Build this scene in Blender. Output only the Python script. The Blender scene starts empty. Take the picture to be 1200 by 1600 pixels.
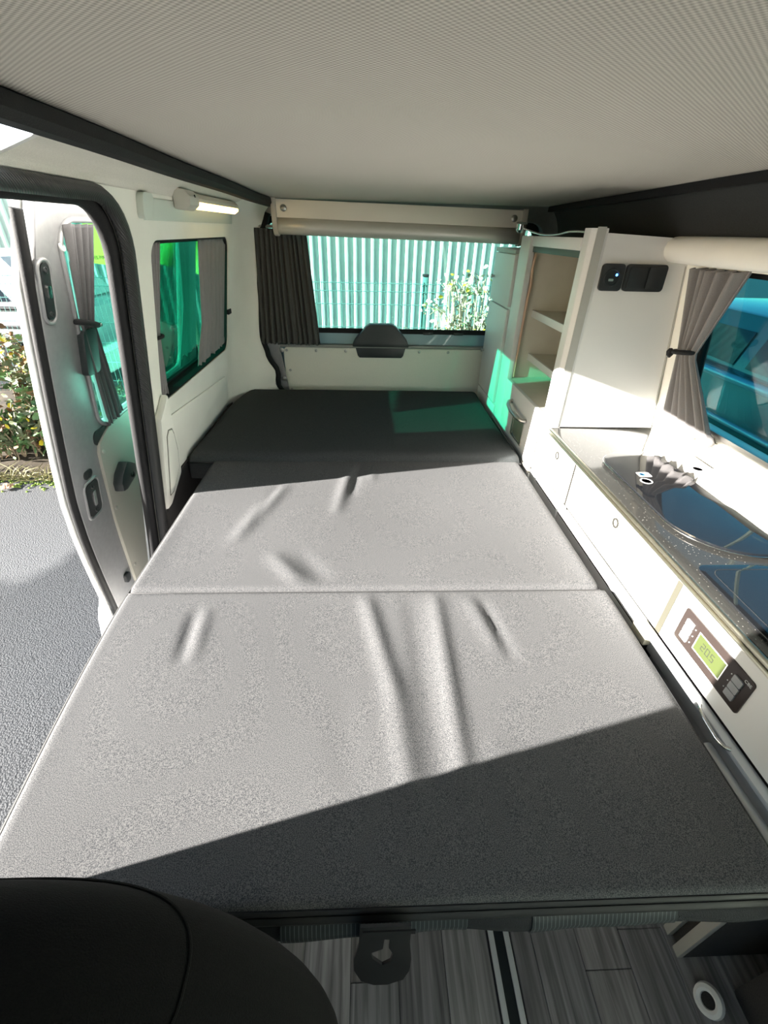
import bpy, bmesh, math, random
from mathutils import Vector, Matrix
from mathutils.geometry import tessellate_polygon
random.seed(7)
S = bpy.context.scene
COL = S.collection
PI = math.pi

# ------------------------------------------------------------------ camera
cam_d = bpy.data.cameras.new('camera')
cam_d.sensor_fit = 'HORIZONTAL'; cam_d.sensor_width = 36.0; cam_d.lens = 690.0/1200.0*36.0
cam_d.clip_start = 0.01; cam_d.clip_end = 300
cam = bpy.data.objects.new('camera', cam_d); COL.objects.link(cam)
rows = [(0.9991456366179156, -0.03501153378153883, 0.021958809841258472),
        (0.00032743677248497915, 0.5380207204108512, 0.8429315495304164),
        (-0.04132662111206782, -0.8422041895590717, 0.5375725192721507)]
m = Matrix.Identity(4)
for i in range(3):
    for j in range(3): m[j][i] = rows[i][j]
m.translation = Vector((-0.0063, 0.0, 1.2269))
cam.matrix_world = m
S.camera = cam

# ------------------------------------------------------------------ sky, sun, exposure
SUN_DIR = Vector((1.0, 0.26, -0.325)).normalized()      # the way the light travels
W = bpy.data.worlds.new('world'); S.world = W; W.use_nodes = True
nt = W.node_tree; nt.nodes.clear()
sky = nt.nodes.new('ShaderNodeTexSky'); sky.sky_type = 'NISHITA'; sky.sun_disc = False
sky.sun_elevation = math.asin(-SUN_DIR.z)
sky.sun_rotation = math.atan2(-SUN_DIR.x, -SUN_DIR.y)
sky.air_density = 1.0; sky.dust_density = 0.6; sky.ozone_density = 1.0
bg = nt.nodes.new('ShaderNodeBackground'); bg.inputs['Strength'].default_value = 0.21
out = nt.nodes.new('ShaderNodeOutputWorld')
nt.links.new(sky.outputs[0], bg.inputs[0]); nt.links.new(bg.outputs[0], out.inputs[0])
sd = bpy.data.lights.new('sun', 'SUN'); sd.energy = 40.0; sd.angle = 0.009; sd.color = (1.0, 0.95, 0.88)
sun = bpy.data.objects.new('sun', sd); COL.objects.link(sun); sun.location = (-20, -5, 8)
sun.rotation_euler = SUN_DIR.to_track_quat('-Z', 'Y').to_euler()
S.view_settings.view_transform = 'Standard'; S.view_settings.look = 'None'
S.view_settings.gamma = 1.0; S.view_settings.use_curve_mapping = False
S.view_settings.exposure = 0.18

# ------------------------------------------------------------------ materials
MATS = {}
def mat(name, col, rough=0.6, metal=0.0, var=0.0, vscale=40.0, bump=0.0, bscale=200.0, coat=0.0, spec=0.5,
        emit=None, estr=0.0, sheen=0.0, fine=None):
    if name in MATS: return MATS[name]
    M = bpy.data.materials.new(name); M.use_nodes = True; MATS[name] = M
    n = M.node_tree.nodes; l = M.node_tree.links
    b = n['Principled BSDF']
    b.inputs['Roughness'].default_value = rough; b.inputs['Metallic'].default_value = metal
    b.inputs['Coat Weight'].default_value = coat; b.inputs['Specular IOR Level'].default_value = spec
    b.inputs['Sheen Weight'].default_value = sheen
    b.inputs['Base Color'].default_value = (*col, 1)
    M.diffuse_color = (*col, 1)
    tc = n.new('ShaderNodeTexCoord')
    if var > 0:
        nz = n.new('ShaderNodeTexNoise'); nz.inputs['Scale'].default_value = vscale; nz.inputs['Detail'].default_value = 6
        l.new(tc.outputs['Object'], nz.inputs['Vector'])
        mx = n.new('ShaderNodeMix'); mx.data_type = 'RGBA'
        mx.inputs['A'].default_value = (*[c*(1-var) for c in col], 1)
        mx.inputs['B'].default_value = (*[min(1, c*(1+var)) for c in col], 1)
        cr = n.new('ShaderNodeMapRange'); cr.inputs['From Min'].default_value = .3; cr.inputs['From Max'].default_value = .7
        l.new(nz.outputs['Fac'], cr.inputs['Value']); l.new(cr.outputs['Result'], mx.inputs['Factor'])
        l.new(mx.outputs['Result'], b.inputs['Base Color'])
    if bump > 0:
        n2 = n.new('ShaderNodeTexNoise'); n2.inputs['Scale'].default_value = bscale; n2.inputs['Detail'].default_value = 3
        l.new(tc.outputs['Object'], n2.inputs['Vector'])
        bp = n.new('ShaderNodeBump'); bp.inputs['Strength'].default_value = bump; bp.inputs['Distance'].default_value = .002
        l.new(n2.outputs['Fac'], bp.inputs['Height']); l.new(bp.outputs['Normal'], b.inputs['Normal'])
    if emit:
        b.inputs['Emission Color'].default_value = (*emit, 1); b.inputs['Emission Strength'].default_value = estr
    return M

def glass(name, tint, gloss=0.07):
    if name in MATS: return MATS[name]
    M = bpy.data.materials.new(name); M.use_nodes = True; MATS[name] = M
    n = M.node_tree.nodes; l = M.node_tree.links; n.clear()
    o = n.new('ShaderNodeOutputMaterial'); t = n.new('ShaderNodeBsdfTransparent'); t.inputs[0].default_value = (*tint, 1)
    g = n.new('ShaderNodeBsdfGlossy'); g.inputs['Roughness'].default_value = 0.0; g.inputs[0].default_value = (1, 1, 1, 1)
    lw = n.new('ShaderNodeLayerWeight'); lw.inputs[0].default_value = .5
    pw = n.new('ShaderNodeMath'); pw.operation = 'POWER'; pw.inputs[1].default_value = 5; l.new(lw.outputs['Facing'], pw.inputs[0])
    fr = n.new('ShaderNodeMath'); fr.operation = 'MULTIPLY_ADD'; fr.inputs[1].default_value = .9; fr.inputs[2].default_value = .035; l.new(pw.outputs[0], fr.inputs[0])
    mx = n.new('ShaderNodeMixShader')
    l.new(fr.outputs[0], mx.inputs[0]); l.new(t.outputs[0], mx.inputs[1]); l.new(g.outputs[0], mx.inputs[2])
    l.new(mx.outputs[0], o.inputs[0])
    return M

CREAM = mat('cream_plastic', (.86, .85, .78), .55, var=.03, vscale=8, bump=.15, bscale=700)
HEADL = mat('headliner_cloth', (.72, .70, .64), .9, var=.05, vscale=300, bump=.4, bscale=900)
LAM = mat('white_laminate', (.72, .72, .71), .42, var=.02, vscale=5)
LAMIN = mat('cream_laminate', (.66, .62, .53), .5, var=.03, vscale=20)
LAMGREY = mat('grey_edge_laminate', (.42, .42, .39), .45)
GREYCARD = mat('grey_card_panel', (.36, .35, .31), .6, var=.05, vscale=500, bump=.2, bscale=600)
TGCARD = mat('pale_grey_tailgate_card', (.84, .83, .73), .6, var=.04, vscale=500, bump=.2, bscale=600)
FASCIA = mat('champagne_fascia', (.88, .82, .72), .45, .1)
BLACK = mat('black_rubber', (.010, .010, .011), .7, spec=.3, bump=.3, bscale=300)
BLACKP = mat('black_plastic', (.018, .02, .022), .38, bump=.15, bscale=500)
DARKTEAL = mat('dark_moulded_plastic', (.025, .032, .034), .4, bump=.1, bscale=600)
CARPET = mat('dark_grey_carpet', (.035, .034, .034), .95, var=.3, vscale=400, bump=.6, bscale=500)
ALU = mat('brushed_aluminium', (.62, .61, .57), .34, 1.0)
ALUP = mat('satin_aluminium_paint', (.42, .40, .36), .40, .45)
CHROME = mat('chrome', (.8, .8, .8), .12, 1.0)
STEEL = mat('grey_metallic_paint', (.30, .30, .31), .38, .35, var=.05, vscale=60)
VANPAINT = mat('white_van_paint', (.78, .78, .76), .25, coat=.6)
BLUEPAINT = mat('blue_grey_van_paint', (.22, .36, .42), .3, coat=.6)
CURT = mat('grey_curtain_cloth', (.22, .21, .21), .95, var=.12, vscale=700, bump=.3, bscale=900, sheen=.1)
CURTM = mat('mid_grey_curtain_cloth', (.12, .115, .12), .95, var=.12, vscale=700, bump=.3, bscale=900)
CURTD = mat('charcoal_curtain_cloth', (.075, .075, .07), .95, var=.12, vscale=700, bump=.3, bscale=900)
SEATM = mat('charcoal_seat_cloth', (.005, .005, .0045), .95, spec=.15, var=.25, vscale=900, bump=.5, bscale=900)
WEB = mat('black_webbing', (.008, .008, .01), .8, bump=.6, bscale=1200)
PEACH = mat('peach_hose', (.72, .50, .36), .5)
GLASSB = mat('black_hob_glass', (.010, .011, .013), .03, spec=1.0)
GLASSB.node_tree.nodes['Principled BSDF'].inputs['IOR'].default_value = 1.85
WHITEP = mat('white_plastic', (.78, .78, .76), .35)
SCREW = mat('screw_metal', (.5, .5, .48), .3, .9)
LABELW = mat('sticker_white', (.6, .6, .6), .4)
LABELB = mat('sticker_blue', (.08, .3, .7), .4)
LABELY = mat('sticker_yellow', (.85, .75, .15), .4)
REARGLASS = glass('rear_window_glass', (.72, .94, .89))
SIDEGLASS = glass('side_window_glass', (.15, .44, .37))
DOORGLASS = glass('door_window_glass', (.44, .84, .76))
RIGHTGLASS = glass('right_window_glass', (.30, .74, .78))
CABGLASS = glass('cab_window_glass', (.85, .93, .9))

def fabric(name, c1, c2, scale):
    M = mat(name, c1, .95, spec=.12)
    n = M.node_tree.nodes; l = M.node_tree.links; b = n['Principled BSDF']
    tc = n['Texture Coordinate']
    a = n.new('ShaderNodeTexNoise'); a.inputs['Scale'].default_value = scale; a.inputs['Detail'].default_value = 2
    l.new(tc.outputs['Object'], a.inputs['Vector'])
    r = n.new('ShaderNodeValToRGB'); r.color_ramp.elements[0].position = .40; r.color_ramp.elements[1].position = .60
    r.color_ramp.elements[0].color = (*c1, 1); r.color_ramp.elements[1].color = (*c2, 1)
    l.new(a.outputs['Fac'], r.inputs[0]); l.new(r.outputs[0], b.inputs['Base Color'])
    bp = n.new('ShaderNodeBump'); bp.inputs['Strength'].default_value = .25; bp.inputs['Distance'].default_value = .001
    l.new(a.outputs['Fac'], bp.inputs['Height']); l.new(bp.outputs[0], b.inputs['Normal'])
    return M
BEDM = fabric('melange_bed_cloth', (.048, .050, .055), (.148, .147, .147), 800)
BEDR = fabric('charcoal_mattress_cloth', (.036, .040, .042), (.068, .073, .073), 700)
PIPE = mat('dark_piping', (.02, .02, .02), .6)

def ceiling_mat():
    M = mat('woven_ceiling_cloth', (.60, .56, .49), .9)
    n = M.node_tree.nodes; l = M.node_tree.links; b = n['Principled BSDF']; tc = n['Texture Coordinate']
    sx = n.new('ShaderNodeSeparateXYZ'); l.new(tc.outputs['Object'], sx.inputs[0])
    def sin(o, k):
        a = n.new('ShaderNodeMath'); a.operation = 'MULTIPLY'; a.inputs[1].default_value = k; l.new(o, a.inputs[0])
        s = n.new('ShaderNodeMath'); s.operation = 'SINE'; l.new(a.outputs[0], s.inputs[0]); return s.outputs[0]
    p = n.new('ShaderNodeMath'); p.operation = 'MULTIPLY'
    l.new(sin(sx.outputs[0], 2*PI/.0062), p.inputs[0]); l.new(sin(sx.outputs[1], 2*PI/.0062), p.inputs[1])
    r = n.new('ShaderNodeMapRange'); r.inputs['From Min'].default_value = -1; r.inputs['From Max'].default_value = 1
    l.new(p.outputs[0], r.inputs['Value'])
    mx = n.new('ShaderNodeMix'); mx.data_type = 'RGBA'
    mx.inputs['A'].default_value = (.31, .29, .26, 1); mx.inputs['B'].default_value = (.62, .59, .53, 1)
    l.new(r.outputs[0], mx.inputs['Factor']); l.new(mx.outputs['Result'], b.inputs['Base Color'])
    bp = n.new('ShaderNodeBump'); bp.inputs['Strength'].default_value = .5; bp.inputs['Distance'].default_value = .0015
    l.new(r.outputs[0], bp.inputs['Height']); l.new(bp.outputs[0], b.inputs['Normal'])
    return M
CEILM = ceiling_mat()

def worktop_mat():
    M = mat('speckled_worktop', (.04, .04, .037), .09, spec=.9)
    M.node_tree.nodes['Principled BSDF'].inputs['IOR'].default_value = 1.7
    n = M.node_tree.nodes; l = M.node_tree.links; b = n['Principled BSDF']; tc = n['Texture Coordinate']
    v = n.new('ShaderNodeTexVoronoi'); v.inputs['Scale'].default_value = 130; l.new(tc.outputs['Object'], v.inputs['Vector'])
    r = n.new('ShaderNodeValToRGB'); r.color_ramp.elements[0].position = .10; r.color_ramp.elements[1].position = .16
    r.color_ramp.elements[0].color = (.22, .21, .19, 1); r.color_ramp.elements[1].color = (.030, .030, .028, 1)
    l.new(v.outputs['Distance'], r.inputs[0]); l.new(r.outputs[0], b.inputs['Base Color'])
    return M
WORKM = worktop_mat()

def seal_mat():     # fine moulded teeth along the seal
    M = mat('ridged_rubber_seal', (.03, .03, .03), .4)
    n = M.node_tree.nodes; l = M.node_tree.links; b = n['Principled BSDF']; tc = n['Texture Coordinate']
    w = n.new('ShaderNodeTexWave'); w.wave_type = 'BANDS'; w.bands_direction = 'DIAGONAL'; w.inputs['Scale'].default_value = 95
    l.new(tc.outputs['Object'], w.inputs['Vector'])
    bp = n.new('ShaderNodeBump'); bp.inputs['Strength'].default_value = 1; bp.inputs['Distance'].default_value = .0015
    l.new(w.outputs['Fac'], bp.inputs['Height']); l.new(bp.outputs[0], b.inputs['Normal'])
    return M
SEALM = seal_mat()

def plank_mat(i, c):
    M = mat('grey_wood_plank_%d' % i, c, .5)
    n = M.node_tree.nodes; l = M.node_tree.links; b = n['Principled BSDF']; tc = n['Texture Coordinate']
    mp = n.new('ShaderNodeMapping'); mp.inputs['Scale'].default_value = (90, 4, 20); mp.inputs['Location'].default_value = (i*3.1, i*1.7, 0)
    l.new(tc.outputs['Object'], mp.inputs[0])
    nz = n.new('ShaderNodeTexNoise'); nz.inputs['Scale'].default_value = 1.0; nz.inputs['Detail'].default_value = 8; nz.inputs['Distortion'].default_value = .6
    l.new(mp.outputs[0], nz.inputs['Vector'])
    r = n.new('ShaderNodeValToRGB'); r.color_ramp.elements[0].position = .3; r.color_ramp.elements[1].position = .7
    r.color_ramp.elements[0].color = (*[k*.45 for k in c], 1); r.color_ramp.elements[1].color = (*[k*1.5 for k in c], 1)
    l.new(nz.outputs['Fac'], r.inputs[0]); l.new(r.outputs[0], b.inputs['Base Color'])
    return M
PLANKS = [plank_mat(i, c) for i, c in enumerate([(.22, .215, .22), (.16, .155, .16), (.27, .26, .26), (.19, .18, .17)])]

def asphalt_mat():
    M = mat('asphalt', (.06, .062, .068), .75)
    n = M.node_tree.nodes; l = M.node_tree.links; b = n['Principled BSDF']; tc = n['Texture Coordinate']
    v = n.new('ShaderNodeTexVoronoi'); v.inputs['Scale'].default_value = 130; l.new(tc.outputs['Object'], v.inputs['Vector'])
    r = n.new('ShaderNodeValToRGB'); r.color_ramp.elements[0].color = (.062, .066, .074, 1); r.color_ramp.elements[1].color = (.014, .016, .020, 1)
    r.color_ramp.elements[1].position = .7
    l.new(v.outputs['Distance'], r.inputs[0])
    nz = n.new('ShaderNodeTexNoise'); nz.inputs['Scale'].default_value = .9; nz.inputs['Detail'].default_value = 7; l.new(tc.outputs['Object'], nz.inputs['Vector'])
    # paler patch with a ragged edge near the verge
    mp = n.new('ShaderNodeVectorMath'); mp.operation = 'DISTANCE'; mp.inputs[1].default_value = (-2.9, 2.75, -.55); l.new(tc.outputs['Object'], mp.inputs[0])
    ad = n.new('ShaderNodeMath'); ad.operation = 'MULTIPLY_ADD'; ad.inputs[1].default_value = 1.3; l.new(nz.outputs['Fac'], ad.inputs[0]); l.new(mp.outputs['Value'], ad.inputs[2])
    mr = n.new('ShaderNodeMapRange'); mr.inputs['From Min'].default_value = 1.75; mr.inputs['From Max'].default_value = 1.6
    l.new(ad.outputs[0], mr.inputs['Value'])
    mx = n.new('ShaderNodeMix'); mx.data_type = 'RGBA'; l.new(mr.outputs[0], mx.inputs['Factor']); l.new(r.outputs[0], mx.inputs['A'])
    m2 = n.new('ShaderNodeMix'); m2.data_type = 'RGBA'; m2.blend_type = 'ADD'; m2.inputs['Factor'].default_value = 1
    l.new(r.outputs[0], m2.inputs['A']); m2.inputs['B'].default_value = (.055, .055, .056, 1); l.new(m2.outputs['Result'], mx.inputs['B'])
    l.new(mx.outputs['Result'], b.inputs['Base Color'])
    bp = n.new('ShaderNodeBump'); bp.inputs['Strength'].default_value = .8; bp.inputs['Distance'].default_value = .003; bp.invert = True
    l.new(v.outputs['Distance'], bp.inputs['Height']); l.new(bp.outputs[0], b.inputs['Normal'])
    return M
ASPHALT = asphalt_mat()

# ------------------------------------------------------------------ mesh helpers
class MB:
    def __init__(s): s.v = []; s.f = []
    def add(s, vs, fs):
        o = len(s.v); s.v += [tuple(p) for p in vs]; s.f += [tuple(i+o for i in f) for f in fs]; return s
    def frombm(s, bm):
        bm.verts.index_update(); s.add([v.co[:] for v in bm.verts], [[v.index for v in f.verts] for f in bm.faces]); bm.free(); return s
    def box(s, a, b, bev=0.0, seg=2, mtx=None):
        bm = bmesh.new(); bmesh.ops.create_cube(bm, size=1)
        for v in bm.verts:
            v.co = Vector([(a[i]+b[i])/2 + v.co[i]*(b[i]-a[i]) for i in range(3)])
        if bev > 0: bmesh.ops.bevel(bm, geom=bm.edges[:], offset=bev, segments=seg, profile=.6, affect='EDGES', clamp_overlap=True)
        if mtx is not None: bmesh.ops.transform(bm, matrix=mtx, verts=bm.verts)
        return s.frombm(bm)
    def tube(s, pts, r, n=8, closed=False, cap=True):
        pts = [Vector(p) for p in pts]; N = len(pts); rr = r if isinstance(r, (list, tuple)) else [r]*N
        rings = []; up = None
        for i in range(N):
            if closed: t = (pts[(i+1) % N]-pts[i-1])
            else: t = pts[min(i+1, N-1)]-pts[max(i-1, 0)]
            t.normalize()
            if up is None:
                up = Vector((0, 0, 1)) if abs(t.z) < .9 else Vector((1, 0, 0))
            a = up-t*up.dot(t); a.normalize(); up = a; b = t.cross(a)
            rings.append([pts[i]+a*math.cos(2*PI*k/n)*rr[i]+b*math.sin(2*PI*k/n)*rr[i] for k in range(n)])
        vs = [p for R in rings for p in R]; fs = []
        for i in range(N if closed else N-1):
            j = (i+1) % N
            for k in range(n): fs.append((i*n+k, i*n+(k+1) % n, j*n+(k+1) % n, j*n+k))
        if cap and not closed: fs += [tuple(range(n-1, -1, -1)), tuple((N-1)*n+k for k in range(n))]
        return s.add(vs, fs)
    def cyl(s, c, axis, r, h, n=16, r2=None):
        c = Vector(c); ax = Vector(axis).normalized()
        return s.tube([c, c+ax*h], [r, r if r2 is None else r2], n)
    def lathe(s, c, axis, prof, n=20):      # prof: (radius, height)
        c = Vector(c); ax = Vector(axis).normalized(); a = ax.orthogonal().normalized(); b = ax.cross(a)
        vs = []; fs = []
        for r, h in prof:
            for k in range(n): vs.append(c+ax*h+(a*math.cos(2*PI*k/n)+b*math.sin(2*PI*k/n))*r)
        for i in range(len(prof)-1):
            for k in range(n): fs.append((i*n+k, i*n+(k+1) % n, (i+1)*n+(k+1) % n, (i+1)*n+k))
        fs.append(tuple(range(n-1, -1, -1))); fs.append(tuple((len(prof)-1)*n+k for k in range(n)))
        return s.add(vs, fs)
    def grid(s, fn, nu, nv):
        vs = [fn(i/nu, j/nv) for j in range(nv+1) for i in range(nu+1)]; fs = []
        for j in range(nv):
            for i in range(nu):
                a = j*(nu+1)+i; fs.append((a, a+1, a+nu+2, a+nu+1))
        return s.add(vs, fs)
    def panel(s, outer, holes, mp, t0, t1):     # 2-D outline with holes -> slab; mp(u,v,offset)
        loops = [outer]+list(holes)
        tris = tessellate_polygon([[Vector((p[0], p[1], 0)) for p in L] for L in loops])
        flat = [p for L in loops for p in L]; n = len(flat)
        vs = [mp(p[0], p[1], t0) for p in flat]+[mp(p[0], p[1], t1) for p in flat]
        fs = [tuple(t) for t in tris]+[tuple(i+n for i in reversed(t)) for t in tris]
        o = 0
        for L in loops:
            k = len(L)
            for i in range(k):
                a = o+i; b = o+(i+1) % k; fs.append((a, b, b+n, a+n))
            o += k
        return s.add(vs, fs)

def rrect(u0, u1, v0, v1, r, n=6):
    rs = r if isinstance(r, (list, tuple)) else [r]*4      # corners: (u1,v1),(u0,v1),(u0,v0),(u1,v0)
    P = []
    for (cu, cv, a0, q) in ((u1, v1, 0, 0), (u0, v1, 90, 1), (u0, v0, 180, 2), (u1, v0, 270, 3)):
        R = rs[q]; sx = -1 if cu == u1 else 1; sy = -1 if cv == v1 else 1
        if R <= 0: P.append((cu, cv)); continue
        for k in range(n+1):
            a = math.radians(a0+90*k/n); P.append((cu+sx*R+R*math.cos(a), cv+sy*R+R*math.sin(a)))
    return P

LOC = {}
def link(o, parent):
    COL.objects.link(o)
    if parent is not None: o.parent = parent
def tag(o, label=None, cat=None, group=None, kind=None):
    if label: o['label'] = label
    if cat: o['category'] = cat
    if group: o['group'] = group
    if kind: o['kind'] = kind
    return o
def thing(name, loc, label, cat, group=None, kind=None):
    o = bpy.data.objects.new(name, None); o.empty_display_size = .05; o.location = loc; link(o, None)
    LOC[o.name] = Vector(loc)
    return tag(o, label, cat, group, kind)
def obj(name, mb, material, parent=None, smooth=35, origin=None, label=None, cat=None, group=None, kind=None, bev=0):
    org = LOC[parent.name] if parent is not None else Vector((0, 0, 0))
    if origin is None:
        if parent is None:
            xs = list(zip(*mb.v)); origin = ((min(xs[0])+max(xs[0]))/2, (min(xs[1])+max(xs[1]))/2, min(xs[2]))
        else: origin = org
    origin = Vector(origin)
    me = bpy.data.meshes.new(name); me.from_pydata([tuple(Vector(p)-origin) for p in mb.v], [], mb.f)
    bm = bmesh.new(); bm.from_mesh(me)
    bmesh.ops.recalc_face_normals(bm, faces=bm.faces)
    if bev > 0:
        bmesh.ops.remove_doubles(bm, verts=bm.verts, dist=1e-6)
        ed = [e for e in bm.edges if len(e.link_faces) == 2 and e.calc_face_angle() > .6]
        bmesh.ops.bevel(bm, geom=ed, offset=bev, segments=2, profile=.6, affect='EDGES', clamp_overlap=True)
    bm.to_mesh(me); bm.free()
    if smooth:
        for p in me.polygons: p.use_smooth = True
        me.set_sharp_from_angle(angle=math.radians(smooth))
    me.materials.append(material)
    o = bpy.data.objects.new(name, me); o.location = origin-org; link(o, parent)
    LOC[o.name] = origin
    return tag(o, label, cat, group, kind)
def solid(o, t):
    md = o.modifiers.new('thickness', 'SOLIDIFY'); md.thickness = t; md.offset = 0; return o
def text_mesh(txt, size, mtx, extrude=.0004):
    cu = bpy.data.curves.new('t', 'FONT'); cu.body = txt; cu.size = size; cu.extrude = extrude; cu.resolution_u = 3
    t = bpy.data.objects.new('t', cu); COL.objects.link(t)
    dg = bpy.context.evaluated_depsgraph_get(); me = t.evaluated_get(dg).to_mesh()
    mb = MB().add([mtx @ v.co for v in me.vertices], [tuple(p.vertices) for p in me.polygons])
    t.evaluated_get(dg).to_mesh_clear(); bpy.data.objects.remove(t); bpy.data.curves.remove(cu)
    return mb

def xL(z): return -.554-.17*(1.19-z)
def xR(z): return .966-.152*(z-.70)
def wl(y, z, o): return (xL(z)-o, y, z)           # o outward
def wr(y, z, o): return (xR(z)+o, y, z)

# ================================================================== SETTING
# ---- floor
obj('floor', MB().box((-.80, -1.3, -.06), (1.0, 2.34, -.004)), mat('floor_board_underlay', (.05, .05, .05), .8), kind='structure')
fl = bpy.data.objects['floor']
for i in range(19):
    x0 = -.78+i*.093
    y = -.42-random.random()*.5
    k = 0
    while y < .75:
        L = random.uniform(.55, .8); y1 = y+L
        if not (x0 < .252 < x0+.093 or x0 < .292 < x0+.093):
            o = obj('plank', MB().box((x0+.0006, y+.0006, -.006), (x0+.0924, y1-.0006, 0.0), .0008, 1), PLANKS[(i*2+k*3+random.randint(0, 1)) % 4], fl)
        else:
            for a, b in ((x0, .245), (.293, x0+.093)):
                if b-a > .004:
                    obj('plank', MB().box((a+.0006, y+.0006, -.006), (b-.0006, y1-.0006, 0.0), .0008, 1), PLANKS[(i*2+k*3) % 4], fl)
        y = y1; k += 1
# ---- ceiling board
def ceil_fn(u, v):
    x = -.40+u*1.19; y = -.35+v*2.64
    z = 1.352-.012*(y-.3) - .010*math.sin(PI*u)*math.sin(PI*min(1, max(0, v)))*.4
    z += .004*math.exp(-((x-.21)**2+(y-2.05)**2)/.004)
    return (x, y, z)
c = obj('ceiling', MB().grid(ceil_fn, 40, 60), CEILM, kind='structure', smooth=60)
solid(c, .03); c.modifiers[0].offset = 1
def edge_rail(name, xs, zoff, label, w, h):
    pts = []
    mb = MB()
    N = 24
    prof = [(-w, -h), (-w*.9, h*.6), (-w*.4, h), (w*.4, h), (w*.9, h*.6), (w, -h*.4), (w*.5, -h)]
    vs = []; fs = []
    for i in range(N+1):
        y = -.35+2.62*i/N; z = 1.340-.012*(y-.3)+zoff; x = xs(y)+.003*math.sin(y*9)
        for p in prof: vs.append((x+p[0], y, z+p[1]))
    n = len(prof)
    for i in range(N):
        for k in range(n): fs.append((i*n+k, i*n+(k+1) % n, (i+1)*n+(k+1) % n, (i+1)*n+k))
    mb.add(vs, fs)
    return obj(name, mb, BLACK, kind='structure', label=label)
edge_rail('trim_1', lambda y: -.405, 0, 'black foam edging along the ceiling above the sliding door', .017, .016)
edge_rail('trim_2', lambda y: .785, .004, 'black foam edging along the ceiling above the kitchen', .012, .012)
# ---- van roof skin (outside)
def roof_fn(u, v):
    x = -.72+u*1.80; y = -1.0+v*3.46
    return (x, y, 1.52-.09*abs(2*u-1)**3)
solid(obj('roof', MB().grid(roof_fn, 20, 4), VANPAINT, kind='structure'), .01)

# ---- wall left : one slab with the door opening and two window holes
door_hole = [(y, z) for y, z in rrect(.135, 1.205, .02, 1.282, [.13, .06, .02, .02], 8)]
door_hole = [(y+max(0, (1.0-z))*.08*(1 if y > .8 else 0), z) for y, z in door_hole]
win_hole = rrect(1.335, 2.095, .765, 1.192, .045)
cab_hole = rrect(-1.05, -.42, .72, 1.18, .06)
wall_l = obj('wall_left', MB().panel([(-1.3, -.06), (2.40, -.06), (2.40, 1.30), (-1.3, 1.30)], [door_hole, win_hole, cab_hole], wl, 0, .05), CREAM, kind='structure')
def skin(y, z, o): return (xL(z)-o-.02*math.sin(PI*max(0, min(1, (z+.1)/1.3))), y, z)
obj('outer_skin', MB().panel([(-1.3, -.3), (2.44, -.3), (2.44, 1.42), (-1.3, 1.42)],
    [[(y, z-.0) for y, z in rrect(.14, 1.27, -.02, 1.30, .1)], rrect(1.34, 2.10, .75, 1.22, .05), rrect(-1.07, -.40, .70, 1.2, .06)], skin, .052, .058), VANPAINT, wall_l)
# headliner curve between wall and ceiling
def head_fn(u, v):
    y = -.35+v*2.62
    P = [(-.395, 1.345), (-.45, 1.342), (-.50, 1.327), (-.528, 1.308), (-.537, 1.293)]
    t = u*(len(P)-1); i = min(int(t), len(P)-2); f = t-i
    return (P[i][0]*(1-f)+P[i+1][0]*f, y, P[i][1]*(1-f)+P[i+1][1]*f)
h_ = obj('headliner', MB().grid(head_fn, 16, 30), HEADL, wall_l, smooth=60); solid(h_, .006)
# lower dark carpet on the side, behind the opening
obj('carpet_panel', MB().panel([(1.30, -.02), (2.34, -.02), (2.34, .50), (1.30, .50)], [], wl, -.012, 0), CARPET, wall_l)
# seam line on the wall below the window: a separate lower cover panel
obj('lower_cover', MB().panel([(1.335, .50), (2.06, .50), (2.06, .625), (2.03, .655), (1.345, .715)], [], wl, -.006, 0), CREAM, wall_l, bev=.0025)
# pillar cover with its access hatch
pc = obj('pillar_cover', MB().panel([(1.262, .43), (1.30, .43), (1.40, .50), (1.395, .60), (1.352, .70), (1.325, .80), (1.262, .74)], [], wl, -.024, 0), CREAM, wall_l, bev=.008)
obj('access_hatch', MB().panel([(1.287, .475), (1.312, .475), (1.372, .535), (1.366, .60), (1.343, .665), (1.330, .685), (1.305, .69), (1.293, .675)], [], wl, -.0275, -.02), CREAM, pc, bev=.003)
g_ = MB().tube([wl(y, z, -.0245) for y, z in ((1.285, .472), (1.314, .472), (1.3745, .534), (1.3685, .601), (1.345, .667), (1.331, .688), (1.304, .693), (1.291, .677))], .0016, 6, closed=True)
obj('hatch_gap', g_, mat('panel_gap_shadow_line', (.16, .155, .13), .8), pc)
# lamp recess panel on top of the window
obj('lamp_recess', MB().panel(rrect(1.30, 2.15, 1.235, 1.282, .015), [], wl, -.004, 0), mat('pale_recess_plastic', (.60, .64, .58), .4), wall_l, bev=.002)
obj('recess_end_cap', MB().panel(rrect(1.275, 1.335, 1.238, 1.290, .012), [], wl, -.016, 0), mat('pale_recess_plastic', (.60, .64, .58), .4), wall_l, bev=.006)
# left rear corner pillar, curving towards the tailgate
def pillar_edge(z):
    T = [(.44, -.44), (.50, -.452), (.54, -.475), (.60, -.468), (.68, -.508), (.77, -.527), (.98, -.511), (1.205, -.477), (1.26, -.45), (1.34, -.40)]
    for (a, x0), (b, x1) in zip(T, T[1:]):
        if z <= b: f = max(0, (z-a)/(b-a)); f = f*f*(3-2*f); return x0+(x1-x0)*f
    return T[-1][1]
def pil_fn(u, v):
    z = .40+v*.93; xa = xL(z)+.001; xe = pillar_edge(z)
    a = u*PI/2
    return (xa+(xe-xa)*(1-math.cos(a))**.8, 2.10+.215*math.sin(a), z)
obj('corner_pillar', MB().grid(pil_fn, 14, 40), CREAM, wall_l, smooth=60)
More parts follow.
